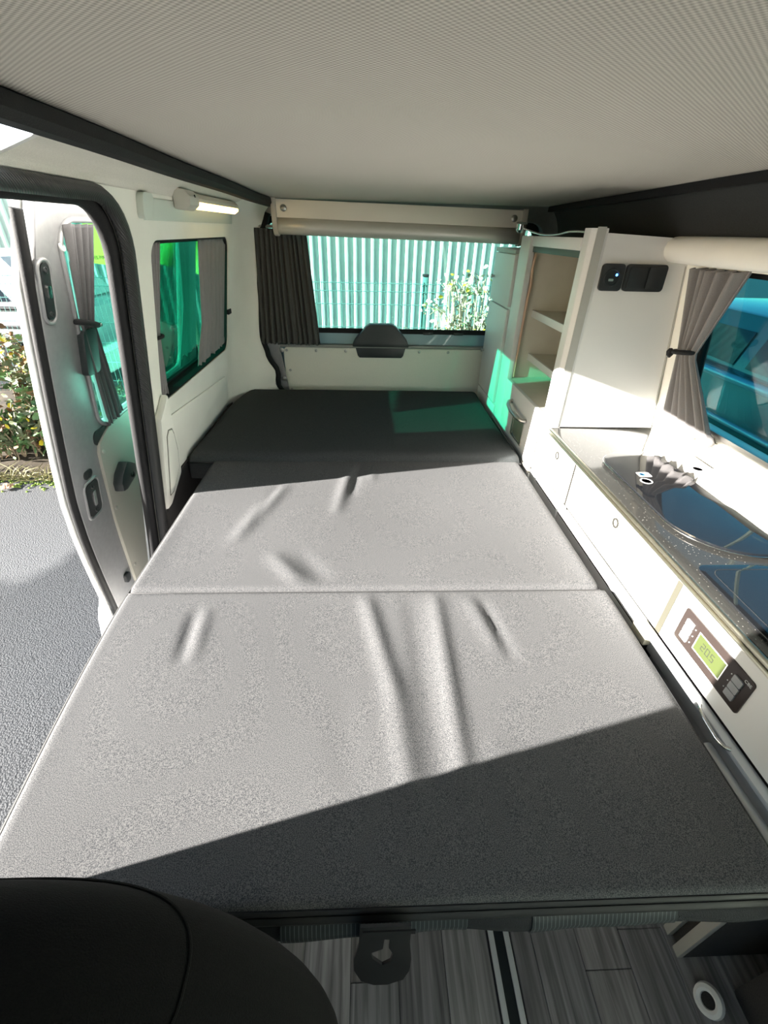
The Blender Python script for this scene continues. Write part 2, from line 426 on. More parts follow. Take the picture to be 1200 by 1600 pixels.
# rubber seal round the door opening
sp = []
for (y, z) in door_hole: sp.append((xL(z)+.004, y-.004*(1 if y > .6 else -1), z-.004*(1 if z > .6 else -1)))
seal = MB().tube(sp, .0155, 10, closed=True)
obj('door_seal', seal, SEALM, wall_l, smooth=60)
sp2 = [(xL(z)-.03, y-.012*(1 if y > .6 else -1), z-.010*(1 if z > .6 else -1)) for y, z in door_hole]
obj('inner_door_seal', MB().tube(sp2, .017, 10, closed=True), BLACK, wall_l, smooth=60)

# ---- windows
def window(name, hole, mp, o0, o1, gl, frame_m, label, fr=.022, liner=False):
    us = [p[0] for p in hole]; vs = [p[1] for p in hole]
    u0, u1, v0, v1 = min(us), max(us), min(vs), max(vs)
    w = thing(name, mp((u0+u1)/2, v0, o0), label, None, kind='structure')
    obj('window_frame', MB().panel(rrect(u0-.008, u1+.008, v0-.008, v1+.008, .05), [rrect(u0+fr, u1-fr, v0+fr, v1-fr, .04)], mp, o0, o1), frame_m, w, bev=.003)
    obj('pane', MB().panel(rrect(u0+fr-.006, u1-fr+.006, v0+fr-.006, v1-fr+.006, .04), [], mp, (o0+o1)/2-.002, (o0+o1)/2+.002), gl, w, smooth=0)
    if liner: obj('window_liner', MB().panel(rrect(u0-.001, u1+.001, v0-.001, v1+.001, .046), [rrect(u0+.005, u1-.005, v0+.005, v1-.005, .042)], mp, .004, o0), BLACK, w)
    return w
window('window_1', win_hole, wl, .0505, .07, SIDEGLASS, BLACK, 'green tinted side window behind the sliding door', .012, True)
window('window_2', cab_hole, wl, .0505, .07, CABGLASS, BLACK, 'front passenger side window')

# ---- wall right with window
rwin = rrect(.10, 1.335, .742, 1.162, .05)
rcab = rrect(-1.05, -.35, .72, 1.16, .06)
wall_r = obj('wall_right', MB().panel([(-1.3, -.06), (2.40, -.06), (2.40, 1.40), (-1.3, 1.40)], [rwin, rcab], wr, 0, .05), CREAM, kind='structure')
w3 = window('window_3', rwin, wr, .051, .075, RIGHTGLASS, BLACK, 'teal tinted side window above the worktop', .016)
window('window_4', rcab, wr, .051, .075, CABGLASS, BLACK, 'driver side cab window')
obj('sill_rail', MB().panel([(.12, .745), (1.30, .745), (1.30, .772), (.12, .772)], [], wr, .012, .05), ALU, w3, bev=.004)
obj('sliding_pane_edge', MB().panel([(.905, .79), (.913, .79), (.913, 1.14), (.905, 1.14)], [], wr, .05, .06), mat('pane_edge', (.55, .75, .7), .2), w3)
# cornice roll above the right window
corn = MB()
cp = [(1.405, 0.0), (1.40, .022), (1.385, .031), (1.30, .032), (.3, .032), (-.3, .032)]
corn.tube([(.845, y, 1.200) for y, r in cp], [max(.002, r) for y, r in cp], 18)
obj('cornice_roll', corn, CREAM, wall_r, smooth=60)
obj('cornice_backing', MB().box((.85, -.3, 1.172), (.905, 1.40, 1.205), .006), CREAM, wall_r)
# dark roof lining above it
def lining_fn(u, v):
    y = -.35+v*2.66
    P = [(.79, 1.335), (.815, 1.318), (.838, 1.288), (.852, 1.255), (.858, 1.215)]
    t = u*(len(P)-1); i = min(int(t), len(P)-2); f = t-i
    return (P[i][0]*(1-f)+P[i+1][0]*f, y, P[i][1]*(1-f)+P[i+1][1]*f+.002*math.sin(y*14+u*5))
solid(obj('roof_lining', MB().grid(lining_fn, 14, 50), mat('dark_roof_lining', (.028, .030, .029), .95, var=.15, vscale=300, bump=.3), wall_r, smooth=60), .006)

# ---- wall rear (body) around the tailgate opening, front bulkhead with windscreen
def wb(x, z, o): return (x, 2.335+o, z)
obj('wall_rear', MB().panel([(-.80, -.06), (1.05, -.06), (1.0, 1.46), (-.66, 1.46)], [rrect(-.50, .80, .46, 1.27, .06)], wb, 0, .04), STEEL, kind='structure')
def wf(x, z, o): return (x, -1.32+o-.0*(z), z)
obj('wall_front', MB().panel([(-.85, -.06), (1.05, -.06), (1.0, 1.46), (-.66, 1.46)], [rrect(-.50, .82, .72, 1.30, .08)], wf, 0, .03), CARPET, kind='structure')
wsc = thing('window_5', (.16, -1.32, .72), 'front windscreen', None, kind='structure')
obj('pane', MB().panel(rrect(-.51, .83, .71, 1.31, .08), [], wf, -.008, -.002), CABGLASS, wsc, smooth=0)

# ---- tailgate
tg = thing('door_2', (.165, 2.385, .44), 'tailgate with tinted rear window and grey lower panel', None, kind='structure')
def wt(x, z, o): return (x, 2.378+o, z)
obj('tailgate_shell', MB().panel(rrect(-.55, .85, .40, 1.34, .06), [rrect(-.47, .78, .795, 1.265, .05)], wt, 0, .03), BLUEPAINT, tg, bev=.004)
obj('pane', MB().panel(rrect(-.49, .80, .775, 1.285, .05), [], wt, .031, .035), REARGLASS, tg, smooth=0)
obj('window_surround', MB().panel(rrect(-.48, .79, .785, 1.275, .05), [rrect(-.455, .765, .808, 1.25, .05)], wt, -.006, .001), BLACK, tg, bev=.002)
for x in (-.02, .285, .44):
    obj('wire_clip', MB().box((x, 2.364, .783), (x+.05, 2.373, .797), .004), BLACKP, tg)
lp = obj('lower_panel', MB().panel(rrect(-.425, .62, .455, .715, .02), [], wt, -.016, -.002), TGCARD, tg, bev=.003)
for x, z in ((-.41, .70), (-.26, .70), (-.11, .70), (.27, .70), (.42, .70), (-.40, .60), (-.40, .50)):
    obj('screw', MB().lathe((x, 2.362, z), (0, -1, 0), [(.007, 0), (.0065, .002), (.003, .0035)], 10), SCREW, lp)
obj('trim_strip', MB().box((-.46, 2.350, .718), (.62, 2.380, .732), .004), mat('grey_trim_strip', (.30, .30, .28), .45), tg)
# latch cover : trapezoid moulded hood above the strip, tray below
hood = [(-.075, .728), (.215, .728), (.20, .762), (.145, .825), (.125, .836), (.015, .836), (-.005, .825), (-.06, .762)]
lc = obj('latch_cover', MB().panel(hood, [], wt, -.055, .0), DARKTEAL, tg, bev=.012)
obj('pull_tray', MB().panel([(-.06, .728), (.20, .728), (.187, .680), (.178, .670), (-.038, .670), (-.047, .680)], [], wt, -.026, 0), DARKTEAL, lc, bev=.004)
# seal up the left side of the tailgate opening and striker bolts
pe = [(pillar_edge(z)+.012, 2.322, z) for z in [.44+.03*i for i in range(29)]]
obj('tailgate_seal', MB().tube(pe, .013, 8), BLACK, tg, smooth=60)
obj('opening_return', MB().panel([(-.55, .42), (-.40, .42), (-.425, .60), (-.44, .72), (-.44, 1.28), (-.55, 1.28)], [], lambda x, z, o: (x, 2.345+o, z), 0, .01), STEEL, tg)
for z in (.705, .56): obj('bolt', MB().lathe((-.432, 2.345, z), (0, -1, 0), [(.012, 0), (.011, .004), (.005, .006)], 12), SCREW, tg)
for z in (.98, .80): obj('bolt', MB().lathe((-.505, 2.335, z), (0, -1, 0), [(.008, 0), (.007, .012), (.003, .016)], 12), BLACKP, tg)

# ---- sliding door, slid back outside the wall
XD = .20
def wd(y, z, o): return (xL(z)-XD-o-.018*math.sin(PI*max(0, min(1, z/1.25)))+.03*max(0, .35-z)**1.2, y, z)
def front_edge(z): return 1.188-.010*max(0, z-.7)+.16*max(0, .52-z)**1.25
outl = [(front_edge(z), z) for z in [-.10+.12*i for i in range(11)]]+[(1.23, 1.272), (2.33, 1.272), (2.33, .6), (2.33, -.10)]
def slant(L): return [(y+(.085*(1.232-z)/.56 if y < 1.75 else 0), z) for y, z in L]
dwin = slant(rrect(1.285, 2.22, .672, 1.232, [.06, .075, .05, .06], 8))
sdoor = thing('door_1', (-.88, 1.8, -.1), 'open sliding side door with curtain, latches and grey inner frame', None, kind='structure')
obj('inner_frame', MB().panel(outl, [dwin], wd, 0, .03), STEEL, sdoor, bev=.004)
obj('outer_skin', MB().panel([(y-(.004 if y < 1.4 else -.01), z) for y, z in outl], [slant(rrect(1.28, 2.23, .66, 1.24, .06))], wd, .035, .055), VANPAINT, sdoor, bev=.006)
obj('pane', MB().panel(slant(rrect(1.27, 2.235, .655, 1.245, .06)), [], wd, .030, .034), DOORGLASS, sdoor, smooth=0)
obj('window_ring', MB().tube([wd(y, z, -.002) for y, z in dwin], .007, 8, closed=True), STEEL, sdoor, smooth=60)
es = [wd(front_edge(z)-.001, z, .016) for z in [-.10+.045*i for i in range(31)]]
obj('edge_seal', MB().tube(es, .013, 10), BLACK, sdoor, smooth=60)
card = [(1.335, .60), (1.343, .63), (1.42, .668), (2.20, .655), (2.20, .0), (1.40, .0), (1.355, .35)]
cardp = obj('card_panel', MB().panel(card, [], wd, -.010, .004), GREYCARD, sdoor, bev=.003)
for y, z in ((1.352, .60), (1.372, .37), (1.412, .08)):
    obj('fastener', MB().lathe(wd(y, z, -.010), (1, 0, .17), [(.008, 0), (.007, .003), (.003, .004)], 10), mat('grey_fastener', (.4, .39, .35), .5), cardp)
def latch(y0, y1, z0, z1, slot):
    p = obj('latch_plate', MB().panel(rrect(y0, y1, z0, z1, .016), [], wd, -.005, .006), BLACKP, sdoor, bev=.002)
    ym = (y0+y1)/2; zm = (z0+z1)/2
    obj('latch_slot', MB().panel(rrect(ym-.006, ym+.008, zm-.03*slot, zm+.03*slot, .004), [], wd, -.009, -.002), CHROME, p, bev=.001)
    for z in (z0+.014, z1-.014):
        obj('screw', MB().lathe(wd(ym, z, -.005), (1, 0, .17), [(.009, 0), (.008, .002), (.0045, .0025), (.004, .001)], 12), BLACKP, p)
    ring = [wd(y, z, -.001) for y, z in rrect(y0-.007, y1+.007, z0-.007, z1+.007, .021)]
    obj('plate_recess_rim', MB().tube(ring, .005, 8, closed=True), STEEL, p, smooth=60)
latch(1.200, 1.234, 1.02, 1.145, .45)
latch(1.232, 1.302, .415, .53, .9)
obj('grommet', MB().panel(rrect(1.24, 1.285, .548, .575, .012), [], wd, -.004, .004), BLACKP, sdoor, bev=.002)
obj('lower_guide', MB().panel(rrect(1.335, 1.365, .045, .085, .01), [], wd, -.012, .004), BLACKP, sdoor, bev=.003)
obj('speaker_cutout', MB().panel(rrect(1.325, 1.41, .625, .672, .02), [], wd, -.003, .004), BLACKP, sdoor, bev=.002)
rel = MB().panel([(1.375, .465), (1.39, .495), (1.43, .525), (1.45, .515), (1.49, .49), (1.49, .445), (1.41, .425), (1.38, .43)], [], wd, -.045, -.008)
rl = obj('door_release', rel, DARKTEAL, sdoor, bev=.010)
obj('lock_button', MB().lathe(wd(1.45, .465, -.044), (1, 0, .17), [(.013, 0), (.012, .003), (.009, .0035), (.009, -.002)], 14), BLACK, rl)
obj('pull_handle', MB().panel(rrect(1.318, 1.388, .850, .975, .014), [], wd, -.020, .002), DARKTEAL, sdoor, bev=.006)
obj('bottom_skirt', MB().panel([(1.20, -.32), (2.33, -.32), (2.33, -.04), (1.265, .06), (1.22, -.02)], [], wd, .045, .062), mat('white_sill_blue_reflection', (.55, .62, .70), .3, coat=.5), sdoor, bev=.008)  # white door skin, its bluish reflection put into the colour

# ================================================================== BED
def seg_ridge(x, y, a, b, amp, w):
    ax, ay = a; bx, by = b; dx, dy = bx-ax, by-ay; L2 = dx*dx+dy*dy
    t = max(-.3, min(1.3, ((x-ax)*dx+(y-ay)*dy)/L2)); px, py = ax+dx*t, ay+dy*t
    d2 = (x-px)**2+(y-py)**2
    e = 1 if 0 <= t <= 1 else max(0, 1-min(abs(t), abs(t-1))/.3)
    return amp*math.exp(-d2/(w*w))*e*math.sin(PI*min(1, max(0.05, (t+.3)/1.6)))
def cushion(name, xl, xr, y0, y1, zt, th, ridges, material, label, nx, ny, rnd=.022, parent=None):
    def prof(d): # edge rounding
        if d >= rnd: return 0.0
        return -(rnd-math.sqrt(max(0, rnd*rnd-(rnd-d)**2)))
    us = [0, .004, .010, .018, .03]+[.03+.94*i/nx for i in range(1, nx)]+[.97, .982, .990, .996, 1]
    vs_ = [0, .006, .014, .028, .05]+[.05+.90*i/ny for i in range(1, ny)]+[.95, .972, .986, .994, 1]
    V = []; F = []
    NU = len(us); NV = len(vs_)
    for v in vs_:
        for u in us:
            y = y0+(y1-y0)*v; a, b = xl(y), xr(y); x = a+(b-a)*u
            d = min(x-a, b-x, y-y0, y1-y)
            dx = min(x-a, b-x); dy = min(y-y0, y1-y)
            z = zt+prof(dx)+prof(dy)
            k = min(1, d/.05)
            for (p, q, amp, w) in ridges: z += seg_ridge(x, y, p, q, amp, w)*k
            z += .0022*math.sin(x*9+y*3)*math.sin(y*7-x*2)*k
            V.append((x, y, max(z, zt-th*.6)))
    for j in range(NV-1):
        for i in range(NU-1):
            a = j*NU+i; F.append((a, a+1, a+NU+1, a+NU))
    border = [i for i in range(NU)]+[j*NU+NU-1 for j in range(1, NV)]+[(NV-1)*NU+i for i in range(NU-2, -1, -1)]+[j*NU for j in range(NV-2, 0, -1)]
    o = len(V)
    for i in border: V.append((V[i][0], V[i][1], zt-th))
    n = len(border)
    for k in range(n): F.append((border[k], border[(k+1) % n], o+(k+1) % n, o+k))
    F.append(tuple(range(o, o+n)))
    return obj(name, MB().add(V, F), material, parent, smooth=60)
def corner_line(xl, xr, y0, y1, z, r=.02, n=5, ny=14):
    P = []
    for cx, cy, a0 in ((xr, y1, 0), (xl, y1, 90), (xl, y0, 180), (xr, y0, 270)):
        X = cx(cy); sx = -1 if cx is xr else 1; sy = -1 if cy == y1 else 1
        for k in range(n+1):
            a = math.radians(a0+90*k/n); P.append((X+sx*r+r*math.cos(a), cy+sy*r+r*math.sin(a), z))
    return P
bed = thing('fold_out_bed', (0, .8, 0), 'grey three part fold-out bed with piped cushions and black pull strap', 'bed')
f_xl = lambda y: -.566+.055*max(0, (.80-y)/.6)**1.6
f_xr = lambda y: .582-.012*max(0, (.80-y)/.6)
front = cushion('front_cushion', f_xl, f_xr, .205, .792, .5, .085, [
    ((-.012, .80), (.045, .52), .0065, .017), ((.045, .54), (.066, .30), .0045, .02),
    ((.158, .80), (.150, .36), .0065, .016), ((.265, .74), (.290, .60), -.005, .013), ((.235, .76), (.27, .62), .004, .02),
    ((-.386, .72), (-.374, .60), -.005, .011), ((-.36, .72), (-.35, .60), .0035, .012),
    ((.10, .78), (.11, .35), -.003, .022), ((.22, .40), (.23, .25), .002, .02), ((-.05, .5), (-.02, .3), -.001, .03)], BEDM, None, 110, 64, .012, bed)
m_xl = lambda y: -.566+.0*y
m_xr = lambda y: .570
mid = cushion('middle_cushion', m_xl, m_xr, .796, 1.505, .5, .085, [
    ((-.285, 1.27), (-.36, 1.02), .0075, .022), ((-.30, 1.29), (-.33, 1.10), -.004, .015),
    ((-.062, 1.42), (-.092, 1.16), .007, .018), ((-.03, 1.44), (-.05, 1.25), -.004, .014), ((.02, 1.44), (.015, 1.34), .003, .014),
    ((-.245, .92), (-.14, .79), .006, .02), ((-.18, .93), (-.10, .82), -.003, .02)], BEDM, None, 110, 64, .012, bed)
r_xl = lambda y: -.655+.06*max(0, (y-1.9)/.4)**2-.006*math.sin(y*6)
r_xr = lambda y: .578-.01*math.sin((y-1.5)*4)
rear = cushion('rear_cushion', r_xl, r_xr, 1.487, 2.29, .528, .10, [
    ((-.12, 1.60), (-.10, 1.52), .004, .012), ((.02, 1.60), (.03, 1.52), .004, .012), ((.48, 1.62), (.50, 1.5), .004, .02)], BEDR, None, 60, 40, .03, bed)
def piping(cush, xl, xr, y0, y1, z, r=.0042):
    P = []
    ys = [y0+(y1-y0)*i/20 for i in range(21)]
    for y in ys: P.append((xl(y)-.001, y, z))
    P += [(xl(y1)+(xr(y1)-xl(y1))*i/10, y1+.0005, z) for i in range(1, 10)]
    for y in reversed(ys): P.append((xr(y)+.001, y, z))
    P += [(xr(y0)+(xl(y0)-xr(y0))*i/10, y0-.0005, z) for i in range(1, 10)]
    obj('piping', MB().tube(P, r, 6, closed=True), PIPE, cush, smooth=60)
piping(front, f_xl, f_xr, .205, .792, .487)
piping(front, lambda y: f_xl(y)-.010, lambda y: f_xr(y)+.004, .203, .792, .468, .006)
piping(mid, m_xl, m_xr, .796, 1.505, .487)
piping(rear, r_xl, r_xr, 1.487, 2.29, .492, .004)
# bed frame below
obj('bed_board', MB().box((-.53, .235, .40), (.55, 1.49, .417), .004), BLACKP, bed)
obj('bed_board', MB().box((-.60, 1.50, .40), (.575, 2.28, .43), .004), BLACKP, bed)
for x in (-.50, .50): obj('frame_rail', MB().box((x-.018, .30, .345), (x+.018, 2.2, .40), .003), STEEL, bed)
obj('seat_box', MB().box((-.50, .55, .0), (.50, 1.30, .345), .01), CARPET, bed)
obj('rear_support', MB().box((-.60, 1.55, .0), (.575, 2.25, .40), .01), CARPET, bed)
# front valance roll, ribbed webbing bands and the strap
def roll(x0, x1, r):
    N = 40
    xs = [x0+(x1-x0)*i/N for i in range(N+1)]
    pts = [(x, .223+.002*math.sin(x*22), .437+.004*math.sin(x*15)) for x in xs]
    return MB().tube(pts, [r*(1+.04*math.sin(x*40)) for x in xs], 14)
obj('front_valance', roll(-.50, .575, .0295), mat('black_valance_cloth', (.012, .013, .016), .8, bump=.4, bscale=600), front, smooth=60)
def ladder_mat():
    M = mat('ribbed_webbing', (.03, .035, .038), .6)
    n = M.node_tree.nodes; l = M.node_tree.links; b = n['Principled BSDF']; tc = n['Texture Coordinate']
    w = n.new('ShaderNodeTexWave'); w.bands_direction = 'X'; w.inputs['Scale'].default_value = 55; l.new(tc.outputs['Object'], w.inputs['Vector'])
    r = n.new('ShaderNodeValToRGB'); r.color_ramp.elements[0].position = .80; r.color_ramp.elements[0].color = (.022, .027, .03, 1)
    r.color_ramp.elements[1].position = .97; r.color_ramp.elements[1].color = (.10, .115, .12, 1)
    l.new(w.outputs['Fac'], r.inputs[0]); l.new(r.outputs[0], b.inputs['Base Color'])
    return M
LAD = ladder_mat()
obj('ribbed_band', roll(-.118, .130, .031), LAD, front, smooth=60)
obj('ribbed_band', roll(.215, .42, .031), LAD, front, smooth=60)
# strap: flat loop hanging with a pear-shaped hole
st_out = [(-.013, .505), (.050, .505), (.053, .42), (.060, .33), (.060, .275), (.052, .235), (.028, .215), (.006, .216), (-.014, .236), (-.024, .285), (-.024, .34), (-.016, .42)]
st_hole = [(.018, .448), (.025, .446), (.025, .40), (.032, .365), (.029, .325), (.018, .308), (.003, .345), (.001, .375), (.010, .386), (.017, .396)]
def st_map(x, z, o): return (x, .190-o+.004*math.sin((z-.2)*14), z)
strap = obj('pull_strap', MB().panel(st_out, [st_hole], st_map, 0, .004), WEB, front, bev=.0012)
obj('strap_stitch', MB().panel([(-.010, .492), (.056, .492), (.056, .478), (-.010, .478)], [], st_map, .0035, .0055), WEB, strap)

# ================================================================== FRONT SEAT (foreground)
def seat_fn(u, v):      # closed backrest: u round the section, v up
    a = u*2*PI
    z = -.05+.92*v
    top = max(0, (v-.55)/.45)
    wx = .275*(1-.02*v)*math.sqrt(max(0, 1-top**2.6))+.0005
    wy = .075*math.sqrt(max(0, 1-top**5))+.0005
    ca, sa = math.cos(a), math.sin(a)
    x = wx*math.copysign(abs(ca)**.62, ca); y = wy*math.copysign(abs(sa)**.75, sa)
    return (-.305+x, .085+y, z)
seat = thing('front_seat', (-.305, .085, 0), 'charcoal cloth front seat backrest at the near left corner', 'seat')
obj('backrest', MB().grid(seat_fn, 48, 60), SEATM, seat, smooth=80)
sm = MB().tube([Vector(seat_fn((-.06+.62*k/60) % 1.0, .915))+Vector((0, .0005, 0)) for k in range(61)], .0014, 6)
obj('seam', sm, SEATM, seat, smooth=60)

# ================================================================== REAR RIGHT CABINETS
tc_ = thing('tall_cabinet', (.76, 2.15, 0), 'pale tall cabinet with two doors beside the tailgate', 'cabinet')
obj('body', MB().box((.604, 1.975, .0), (.92, 2.33, 1.176), .004), LAM, tc_)
for z0, z1, kz in ((.965, 1.156, 1.06), (.555, .955, .73)):
    d = obj('door', MB().box((.590, 2.015, z0), (.604, 2.325, z1), .003), LAM, tc_)
    obj('knob', MB().lathe((.590, 2.30, kz), (-1, 0, 0), [(.005, 0), (.005, .006), (.009, .010), (.008, .015), (.004, .017)], 12), SCREW, d)
obj('top_rail', MB().box((.590, 2.015, 1.160), (.604, 2.325, 1.175), .002), LAMGREY, tc_)
obj('plinth', MB().box((.592, 1.985, .44), (.604, 2.325, .55), .002), LAM, tc_)

su = thing('shelf_unit', (.76, 1.70, 0), 'open white shelf unit with drawer between tall cabinet and partition', 'shelf unit')
obj('stile', MB().box((.592, 1.862, .44), (.614, 1.973, 1.222), .004), LAM, su)
obj('side_panel', MB().box((.614, 1.880, .44), (.925, 1.896, 1.215), .001), LAMIN, su)
obj('back_panel', MB().box((.872, 1.44, .44), (.880, 1.88, 1.215), .001), LAMIN, su)
obj('top_rail', MB().box((.600, 1.44, 1.190), (.630, 1.862, 1.222), .003), LAM, su)
obj('shutter_slot', MB().box((.606, 1.44, 1.172), (.622, 1.86, 1.190), .001), mat('dark_green_slot', (.07, .10, .09), .5), su)
obj('catch', MB().tube([(.64, 1.50, 1.172), (.64, 1.50, 1.150), (.64, 1.475, 1.146), (.64, 1.468, 1.172)], .005, 8), SCREW, su)
obj('top_board', MB().box((.622, 1.44, 1.205), (.87, 1.88, 1.218)), LAMIN, su)
for z, x in ((.955, .652), (.790, .668)):
    s_ = obj('shelf', MB().box((x+.006, 1.437, z-.0), (.87, 1.88, z+.016)), LAMIN, su)
    obj('edge_band', MB().box((x, 1.437, z-.006), (x+.010, 1.88, z+.020), .002), LAM, s_)
obj('shelf', MB().box((.606, 1.437, .695), (.87, 1.88, .711)), LAMIN, su)
dr = obj('drawer', MB().box((.590, 1.444, .500), (.606, 1.858, .713), .003), LAM, su)
hp = [(.588, 1.735, .655), (.574, 1.73, .655), (.562, 1.70, .652), (.557, 1.64, .646), (.562, 1.58, .642), (.574, 1.548, .640), (.588, 1.543, .640)]
obj('handle', MB().tube(hp, [.008, .0075, .007, .007, .007, .0075, .008], 10), ALU, dr, smooth=60)
obj('finger_plate', MB().box((.5875, 1.56, .540), (.5915, 1.68, .622), .001), mat('green_grey_glass_plate', (.16, .20, .15), .15, spec=.7), dr)
obj('plate_frame', MB().panel([(1.555, .535), (1.69, .535), (1.69, .628), (1.555, .628)], [[(1.56, .54), (1.68, .54), (1.68, .622), (1.56, .622)]], lambda y, z, o: (.590-o, y, z), 0, .004), ALU, dr)
obj('base_rail', MB().box((.588, 1.44, .478), (.606, 1.973, .496), .003), ALUP, su)
obj('base_panel', MB().box((.596, 1.44, .0), (.606, 1.973, .478), .001), LAM, su)
obj('screw', MB().lathe((.80, 1.879, .73), (0, -1, 0), [(.004, 0), (.003, .002)], 8), SCREW, su)

hose = obj('edge_hose', MB().tube([(.622, 1.868, 1.165), (.618, 1.866, 1.12), (.624, 1.867, 1.06), (.620, 1.867, 1.02), (.619, 1.868, .95), (.619, 1.868, .715)], .0055, 8), PEACH, None, 60,
    label='thin peach coloured hose running down inside the open shelf unit', cat='hose')

# partition panel
pt = thing('partition_panel', (.79, 1.42, .66), 'tall pale partition panel at the far end of the worktop', 'panel')
obj('panel', MB().panel([(.635, .682), (.962, .682), (.897, 1.16), (.885, 1.225), (.635, 1.235)], [], lambda x, z, o: (x, 1.387+o, z), 0, .03), LAM, pt)
obj('front_post', MB().panel([(.604, 1.399), (.615, 1.386), (.648, 1.386), (.648, 1.440), (.604, 1.440)], [], lambda x, y, o: (x, y, .0+o), 0, 1.245), LAM, pt, bev=.002)
obj('edge_chamfer', MB().panel([(.616, 1.3845), (.640, 1.3845), (.640, 1.387), (.616, 1.387)], [], lambda x, y, o: (x, y, .682+o), 0, .566), LAMGREY, pt)
obj('panel_seam', MB().panel([(.956, .70), (.958, .70), (.893, 1.16), (.891, 1.16)], [], lambda x, z, o: (x, 1.3855+o, z), 0, .003), LAMGREY, pt)

# sockets
def plate(name, x0, x1, label, cat):
    t = thing(name, ((x0+x1)/2, 1.387, 1.10), label, cat)
    mp = lambda x, z, o: (x-.02*(z-1.13), 1.387-o, z)
    obj('faceplate', MB().panel(rrect(x0, x1, 1.095, 1.163, .010), [], mp, 0, .010), BLACKP, t, bev=.003)
    return t, mp
us_, mp = plate('usb_socket', .654, .718, 'black square USB socket with blue light on the partition panel', 'socket')
obj('port_ring', MB().lathe((.686, 1.3775, 1.129), (0, -1, 0), [(.024, 0), (.023, .003), (.019, .003), (.018, .0005)], 24), BLACKP, us_)
obj('port', MB().panel(rrect(.676, .690, 1.120, 1.126, .002), [], mp, .0105, .012), SCREW, us_)
obj('indicator', MB().lathe((.697, 1.3765, 1.136), (0, -1, 0), [(.0035, 0), (.0025, .002)], 10), mat('blue_led', (.1, .3, 1), .3, emit=(.08, .3, 1), estr=6), us_)
sw, mp = plate('light_switch', .724, .840, 'black double rocker switch on the partition panel', 'switch')
for a, b in ((.731, .780), (.786, .834)):
    obj('rocker', MB().panel(rrect(a, b, 1.102, 1.157, .006), [], mp, .0102, .014), BLACKP, sw, bev=.002)

# gooseneck lamp
gl = thing('reading_lamp', (.64, 1.43, 1.235), 'small silver gooseneck reading lamp in front of the blind', 'lamp')
gp = []
A = [(.635, 1.43, 1.232), (.628, 1.50, 1.236), (.618, 1.58, 1.236), (.612, 1.66, 1.228), (.604, 1.76, 1.226), (.594, 1.86, 1.234), (.585, 1.95, 1.246)]
for i in range(len(A)-1):
    p0 = Vector(A[max(0, i-1)]); p1 = Vector(A[i]); p2 = Vector(A[i+1]); p3 = Vector(A[min(len(A)-1, i+2)])
    for k in range(6):
        t = k/6; gp.append(.5*((2*p1)+(p2-p0)*t+(2*p0-5*p1+4*p2-p3)*t*t+(3*p1-p0-3*p2+p3)*t**3))
gp.append(Vector(A[-1]))
obj('gooseneck', MB().tube(gp, .0032, 8), CHROME, gl, smooth=60)
obj('lamp_head', MB().lathe((.578, 1.955, 1.232), (0, -.15, 1), [(.013, 0), (.015, .003), (.0205, .010), (.0205, .028), (.018, .031)], 20), CHROME, gl)
obj('lamp_lens', MB().lathe((.578, 1.955, 1.2315), (0, -.15, 1), [(.012, 0), (.0115, .001)], 16), WHITEP, gl)

# ================================================================== KITCHEN
kb = thing('kitchen_unit', (.79, .82, 0), 'white low kitchen cabinet along the right wall beneath the worktop', 'cabinet')
obj('body', MB().box((.643, .30, .0), (.935, 1.384, .652), .002), mat('grey_carcass', (.03, .03, .027), .6), kb)
for y0, y1, kn in ((1.182, 1.384, (1.307, .613)), (.658, 1.172, (.905, .616)), (.245, .642, None)):
    fr_ = obj('flap_front', MB().box((.626, y0, .5045), (.6395, y1, .648), .002), LAM, kb)
    if kn: obj('push_lock', MB().lathe((.6265, kn[0], kn[1]), (-1, 0, 0), [(.0135, 0), (.0135, .003), (.009, .0035), (.0085, .0002)], 20), mat('grey_lock', (.025, .024, .02), .5, spec=.2), fr_)
for y0, y1 in ((.69, 1.172), (1.182, 1.384)):
    obj('lower_front', MB().box((.606, y0, .03), (.6395, y1, .4885), .003), LAM, kb)
obj('corner_bracket', MB().box((.600, .640, .470), (.6275, .690, .4998), .003), mat('cream_lock', (.62, .58, .45), .4), kb)
GAP = mat('seam_shadow_gap', (.022, .021, .018), .8, spec=.1)
obj('seam_strip', MB().box((.6262, 1.1725, .5045), (.6405, 1.1815, .648)), GAP, kb)
obj('seam_strip', MB().box((.6262, .6425, .5045), (.6405, .6575, .648)), mat('cream_seam_strip', (.06, .058, .045), .7, spec=.1), kb)
for y0, y1 in ((.69, 1.172), (1.182, 1.384)):
    obj('seam_strip', MB().box((.6055, y0+.004, .4790), (.6075, y1-.004, .4825)), GAP, kb)
# fridge drawer front with aluminium rails
fd = obj('drawer_front', MB().box((.630, .302, .022), (.6425, .640, .452), .003), mat('grey_blue_drawer_front', (.36, .37, .38), .4), kb)
SILV = mat('silver_rail_paint', (.60, .62, .64), .3, .35)
obj('handle_rail', MB().box((.608, .235, .489), (.628, .644, .4995), .004), SILV, fd)
obj('handle_rail', MB().box((.616, .235, .455), (.628, .644, .487), .002, 3), mat('grey_blue_drawer_front', (.36, .37, .38), .4), fd)
obj('grip', MB().tube([(.611, .475, .5), (.604, .468, .503), (.601, .45, .5), (.601, .415, .496), (.604, .398, .497), (.611, .392, .499)], .0035, 8), CHROME, fd, smooth=60)
obj('end_panel', MB().box((.634, .246, .0), (.93, .300, .452), .002), CARPET, kb)
for y0, y1 in ((.246, .264), (.280, .296)):
    obj('edge_strip', MB().box((.622, y0, .0), (.634, y1, .452), .002), LAMGREY, kb)
obj('foot_strip', MB().box((.618, .30, .0), (.628, .64, .02), .002), ALU, kb)
